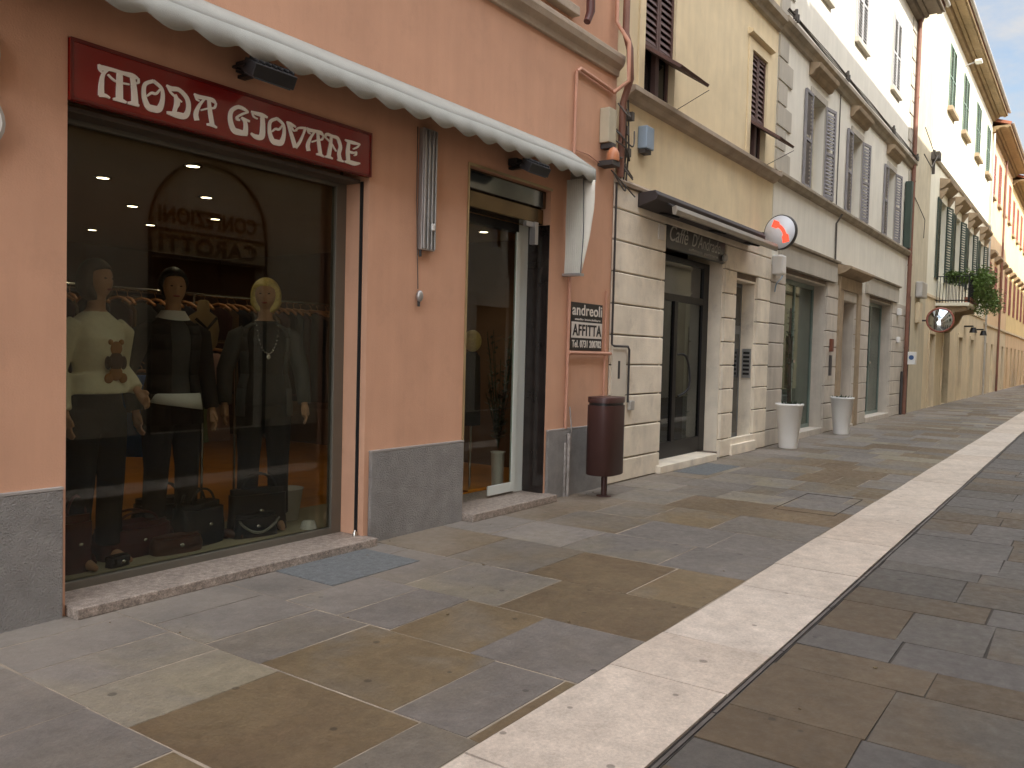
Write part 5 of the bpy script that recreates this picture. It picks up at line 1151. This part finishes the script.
# ================================================================ BAGS
def bag(name, label, x, y, w, d, hgt, m, rz=0, handle='arc', chain=False, puff=.0, z=.113, flap=True):
    t = thing(name, label, 'bag', (x, y, z), rz, 'bags on the display floor')
    mb = MB(); n = 24
    secs = []
    for k in range(7):
        u = k/6; f_ = (1+puff*math.sin(math.pi*u)); ww = w/2*(f_-.12*u); dd = d/2*(f_-.45*u*u)
        secs.append(rr_(0, 0, ww, dd, hgt*u, n, 3.5))
    mb.rings(secs); mb.build('body', m, t, True)
    if flap:
        mb = MB(); mb.rings([rr_(0, -.004, w/2*.93, d/2*.98+.012, hgt*u, n, 3.5) for u in (.45, .5, .9)]); mb.rings([rr_(0, 0, w/2*.9, d/2*.7, hgt*u, n, 3.5) for u in (.9, 1.03)]); mb.build('flap', m, t, True)
        MB().ell((0, -d/2*1.0-.012, hgt*.52), (.018, .008, .012)).build('clasp', SILV, t, True)
    if handle == 'arc':
        for s in (-1, 1): MB().tube([(w*.3*math.cos(a)*1.0, s*d*.2, hgt*.95+hgt*.42*math.sin(a)) for a in [math.pi*k/10 for k in range(11)]], .009, 8).build('handle', m, t, True)
    if chain:
        mb = MB()
        for k in range(27):
            u = k/26; x_ = -w*.44+w*.88*u; z_ = hgt*.80-hgt*.55*math.sin(math.pi*u)**.8; 
            mb.tube([(x_+.007*math.cos(a), -d/2-.028+.004*(k % 2), z_+.009*math.sin(a)) for a in [2*math.pi*q/8 for q in range(9)]], .0028, 6)
        mb.build('chain', SILV, t, True)
    return t
bag('shoulder_bag', 'black quilted shoulder bag with a looped silver chain on the display floor', 4.20, .47, .36, .10, .17, LEAB, R(-12), handle=None, chain=True)
bag('handbag', 'larger boxy black quilted bag standing behind the chained bag', 4.32, .60, .50, .13, .34, LEAB, R(-12), handle='arc')
bag('backpack', 'round black backpack left of the chained bag', 3.78, .60, .38, .24, .30, LEAB, R(10), puff=.12)
bag('holdall', 'large burgundy leather holdall lying behind the small black purse', 3.30, .66, .55, .26, .22, LEAR, R(5), puff=.15)
bag('clutch_bag', 'low dark brown leather bag near the glass beside the black backpack', 3.52, .48, .36, .16, .12, LEAN, R(-6), puff=.1, handle=None)
bag('tote_bag', 'tall narrow burgundy tote at the left end of the display', 2.80, .50, .20, .16, .36, LEAR, 0)
bag('purse', 'small black purse lying alone close to the glass', 3.05, .42, .16, .09, .07, LEAB, R(12), handle=None)
bag('travel_bag', 'black soft bag with white tag behind the burgundy holdall', 3.66, .86, .44, .2, .32, LEAB, R(-10), puff=.1)
mb = MB(); mb.box(3.86, 3.93, .56, .565, .30, .42); tag(mb.build('price_tag', WHC), 'little white price tag propped on the black backpack', 'tag')
for i, (x, y, rz, lb, m_) in enumerate(((4.02, .56, R(30), 'brown court shoe between the black backpack and the chained bag', LEAN), (3.98, .66, R(10), 'brown court shoe standing just behind its twin', LEAN), (2.98, .66, R(-10), 'burgundy ankle shoe behind the tall tote', LEAR))):
    t = thing('shoe', lb, 'shoe', (x, y, .113), rz, 'shoes on the display floor')
    mb = MB(); mb.tube([(0, .10, .055), (0, .04, .045), (0, -.05, .028), (0, -.12, .018)], [.030, .032, .034, .018], 12); mb.build('upper', m_, t, True); MB().box(-.012, .012, .09, .115, 0, .04).build('heel', BLK, t, True)
t = thing('waste_basket', 'pale grey tapered basket at the right end of the display', 'basket', (4.78, .80, .113))
MB().lathe((0, 0, 0), [(.10, .001), (.14, .26), (.15, .27), (.13, .27), (.11, .1), (0, .1)], 20).build('bucket', WHT, t, True)
MB().lathe((0, 0, 0), [(.07, .0), (.05, .06), (.0, .065)], 8).xform(Matrix.Translation((4.66, .38, .113))).build('x', WHT)
_o = bpy.data.objects['x']; _o.name = 'stone_ornament'; tag(_o, 'small pale stone ornament in the right corner of the display window', 'ornament')

# ================================================================ CLOTHES RAILS
def garment(label, x, y, z, w, hgt, m_, rz, grp, thick=.05):
    t = thing('hanging_garment', label, 'garment', (x, y, z), rz, grp)
    mb = MB(); n = 18; secs = []
    for (u, wf, tf) in ((0, .22, .5), (.035, .6, .8), (.09, 1.0, 1), (.4, .88, 1), (.75, .96, 1.05), (1, 1.06, 1.15)):
        secs.append([(thick/2*tf*math.cos(a)*(1+.15*math.sin(4*a)), w/2*wf*math.sin(a), -.06-hgt*u) for a in [2*math.pi*i/n for i in range(n)]])
    mb.rings(secs); mb.build('cloth', m_, t, True)
    mb = MB(); mb.tube([(0, -w*.44, -.085), (0, -.1, -.04), (0, 0, -.025), (0, .1, -.04), (0, w*.44, -.085)], .013, 8)
    mb.tube([(0, 0, -.03), (0, 0, .0), (0, .02, .03), (0, 0, .045), (0, -.018, .03)], .003, 6); mb.build('hanger', WOOD, t, True)
    return t
RK = thing('clothes_rail', 'long chrome clothes rail across the shop behind the mannequins', 'clothes rail', (4.5, 2.1, 0))
MB().tube([(2.6, 2.1, 2.06), (6.9, 2.1, 2.06)], .016).build('rail', CHR, RK)
for x in (2.7, 4.75, 6.8): MB().tube([(x, 2.1, .09), (x, 2.1, 2.06)], .014).build('post', CHR, RK)
cols = [(BRNC, 'brown'), (DGC, 'charcoal'), (NAVC, 'navy'), (BLC, 'black'), (WINEC, 'wine red'), (GRC, 'grey')]; random.seed(8)
x = 2.85
while x < 6.7:
    m_, cn = random.choice(cols)
    ne = 'left' if x < 4.0 else ('middle' if x < 5.3 else 'right')
    garment(cn+' garment on a wooden hanger, '+ne+' part of the long chrome rail', x, 2.1, 2.01, .44, random.uniform(.7, 1.05), m_, R(random.uniform(-14, 14)), cn+' garments, '+ne+' part of the long rail')
    x += random.uniform(.085, .15)
RL = thing('clothes_stand', 'low chrome garment stand between the mannequins', 'clothes rail', (4.1, 1.3, 0))
MB().tube([(3.35, 1.3, 1.62), (4.9, 1.3, 1.62)], .013).build('rail', CHR, RL)
for x in (3.4, 4.22, 4.62): MB().tube([(x, 1.3, .09), (x, 1.3, 1.62)], .012).build('post', CHR, RL)
garment('bright blue hanging garment between the first two mannequins', 3.76, 1.32, 1.40, .42, .64, BLUC, R(50), None, .14)
garment('dusty pink hanging dress between the dark haired and blond mannequins', 4.41, 1.30, 1.58, .26, .74, PINKC, R(50), None, .10)
garment('short sage green hanging top left of the dusty pink dress', 4.20, 1.27, 1.20, .22, .36, GRNC, R(50), None, .10)
# interior seen through the door
t = thing('potted_plant', 'dark leafy plant in a tall white vase inside the shop door', 'plant', (7.46, .50, .078))
MB().lathe((0, 0, 0), [(.06, .001), (.075, .4), (.085, .42), (.07, .42), (.06, .36), (0, .36)], 20).build('vase', WP, t, True)
mb = MB(); random.seed(2)
for k in range(26):
    a = random.uniform(0, 6.28); l = random.uniform(.5, 1.3); mb.tube(cr_([(0, 0, .45), (.08*math.cos(a), .08*math.sin(a), .45+l*.6), (.15*math.cos(a), .15*math.sin(a), .45+l)], 4), .004, 5)
    for q in range(9):
        p = Vector(((.02+.011*q)*math.cos(a), (.02+.011*q)*math.sin(a), .5+l*(q+1)/10)); d = Vector((math.cos(a+q), math.sin(a+q), .4)).normalized(); s_ = Vector((-d.y, d.x, 0))*.02; mb.quad(p, p+d*.05+s_, p+d*.11, p+d*.05-s_)
mb.build('leaves', LEAFD, t, True)
t = thing('display_bust', 'straw hat topped stand with dark coat inside the shop doorway', 'display bust', (7.27, .74, .086))
MB().tube([(0, 0, 0), (0, 0, 1.5)], .015).build('pole', CHR, t, True); MB().ell((0, 0, 1.62), (.10, .10, .12)).build('head', HRB, t, True); MB().loft([(0, 0, .7, .13, .09), (0, 0, 1.2, .12, .08), (0, 0, 1.45, .11, .07), (0, 0, 1.5, .05, .05)], 18).build('coat', BLC, t, True)
tag(MB().box(6.5, 7.1, .62, 1.05, .086, .098).build('doormat', MAT_, bevel=.004), 'rust coloured mat just inside the shop door', 'doormat')

# ================================================================ LIGHT
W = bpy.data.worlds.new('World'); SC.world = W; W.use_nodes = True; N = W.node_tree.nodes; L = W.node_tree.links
SUN_EL, SUN_AZ = 35, 25          # azimuth measured from the street normal, towards the street's start
sd = Vector((-math.sin(R(SUN_AZ))*math.cos(R(SUN_EL)), -math.cos(R(SUN_AZ))*math.cos(R(SUN_EL)), math.sin(R(SUN_EL))))
bg = N['Background']; sky = N.new('ShaderNodeTexSky'); sky.sky_type = 'NISHITA'; sky.sun_disc = False; sky.sun_elevation = R(SUN_EL)
sky.sun_rotation = math.atan2(sd.x, sd.y); sky.air_density = 1.2; sky.dust_density = 2.5
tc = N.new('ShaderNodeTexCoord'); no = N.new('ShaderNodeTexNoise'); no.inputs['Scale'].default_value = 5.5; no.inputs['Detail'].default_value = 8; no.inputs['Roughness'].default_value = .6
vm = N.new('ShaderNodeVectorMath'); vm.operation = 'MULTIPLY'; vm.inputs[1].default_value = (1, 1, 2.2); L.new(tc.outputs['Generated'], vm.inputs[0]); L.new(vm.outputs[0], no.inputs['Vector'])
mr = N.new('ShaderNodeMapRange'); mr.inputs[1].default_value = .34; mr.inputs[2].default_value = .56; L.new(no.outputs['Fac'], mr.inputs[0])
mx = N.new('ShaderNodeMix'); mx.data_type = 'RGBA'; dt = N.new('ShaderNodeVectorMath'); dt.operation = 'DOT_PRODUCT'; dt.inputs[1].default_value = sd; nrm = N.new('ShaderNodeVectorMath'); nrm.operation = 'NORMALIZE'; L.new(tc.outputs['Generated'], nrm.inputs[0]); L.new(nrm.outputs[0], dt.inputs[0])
cb = N.new('ShaderNodeMapRange'); cb.inputs[1].default_value = -.1; cb.inputs[2].default_value = .75; cb.inputs[3].default_value = 3.3; cb.inputs[4].default_value = 26; cb.interpolation_type = 'SMOOTHSTEP'; L.new(dt.outputs['Value'], cb.inputs[0])  # clouds brightened toward the sun, out of view, to fill the street shade
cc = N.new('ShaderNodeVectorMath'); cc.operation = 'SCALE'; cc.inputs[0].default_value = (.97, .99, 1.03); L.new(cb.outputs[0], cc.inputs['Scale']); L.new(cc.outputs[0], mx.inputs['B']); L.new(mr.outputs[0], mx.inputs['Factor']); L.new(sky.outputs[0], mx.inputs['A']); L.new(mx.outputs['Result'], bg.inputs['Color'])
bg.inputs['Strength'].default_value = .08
sl = bpy.data.lights.new('sun', 'SUN'); sl.energy = 2.6; sl.angle = R(.5); sl.color = (1, .96, .89)
so = bpy.data.objects.new('sun', sl); COL.objects.link(so); so.rotation_euler = sd.to_track_quat('Z', 'Y').to_euler(); so.location = (0, -20, 30)
vs_ = SC.view_settings; vs_.view_transform = 'Standard'; vs_.look = 'None'; vs_.gamma = 1; vs_.exposure = 1.5; vs_.use_curve_mapping = False
SC.cycles.max_bounces = 10; SC.cycles.transparent_max_bounces = 16
SC.cycles.caustics_reflective = False; SC.cycles.caustics_refractive = False
SC.cycles.sample_clamp_indirect = 6
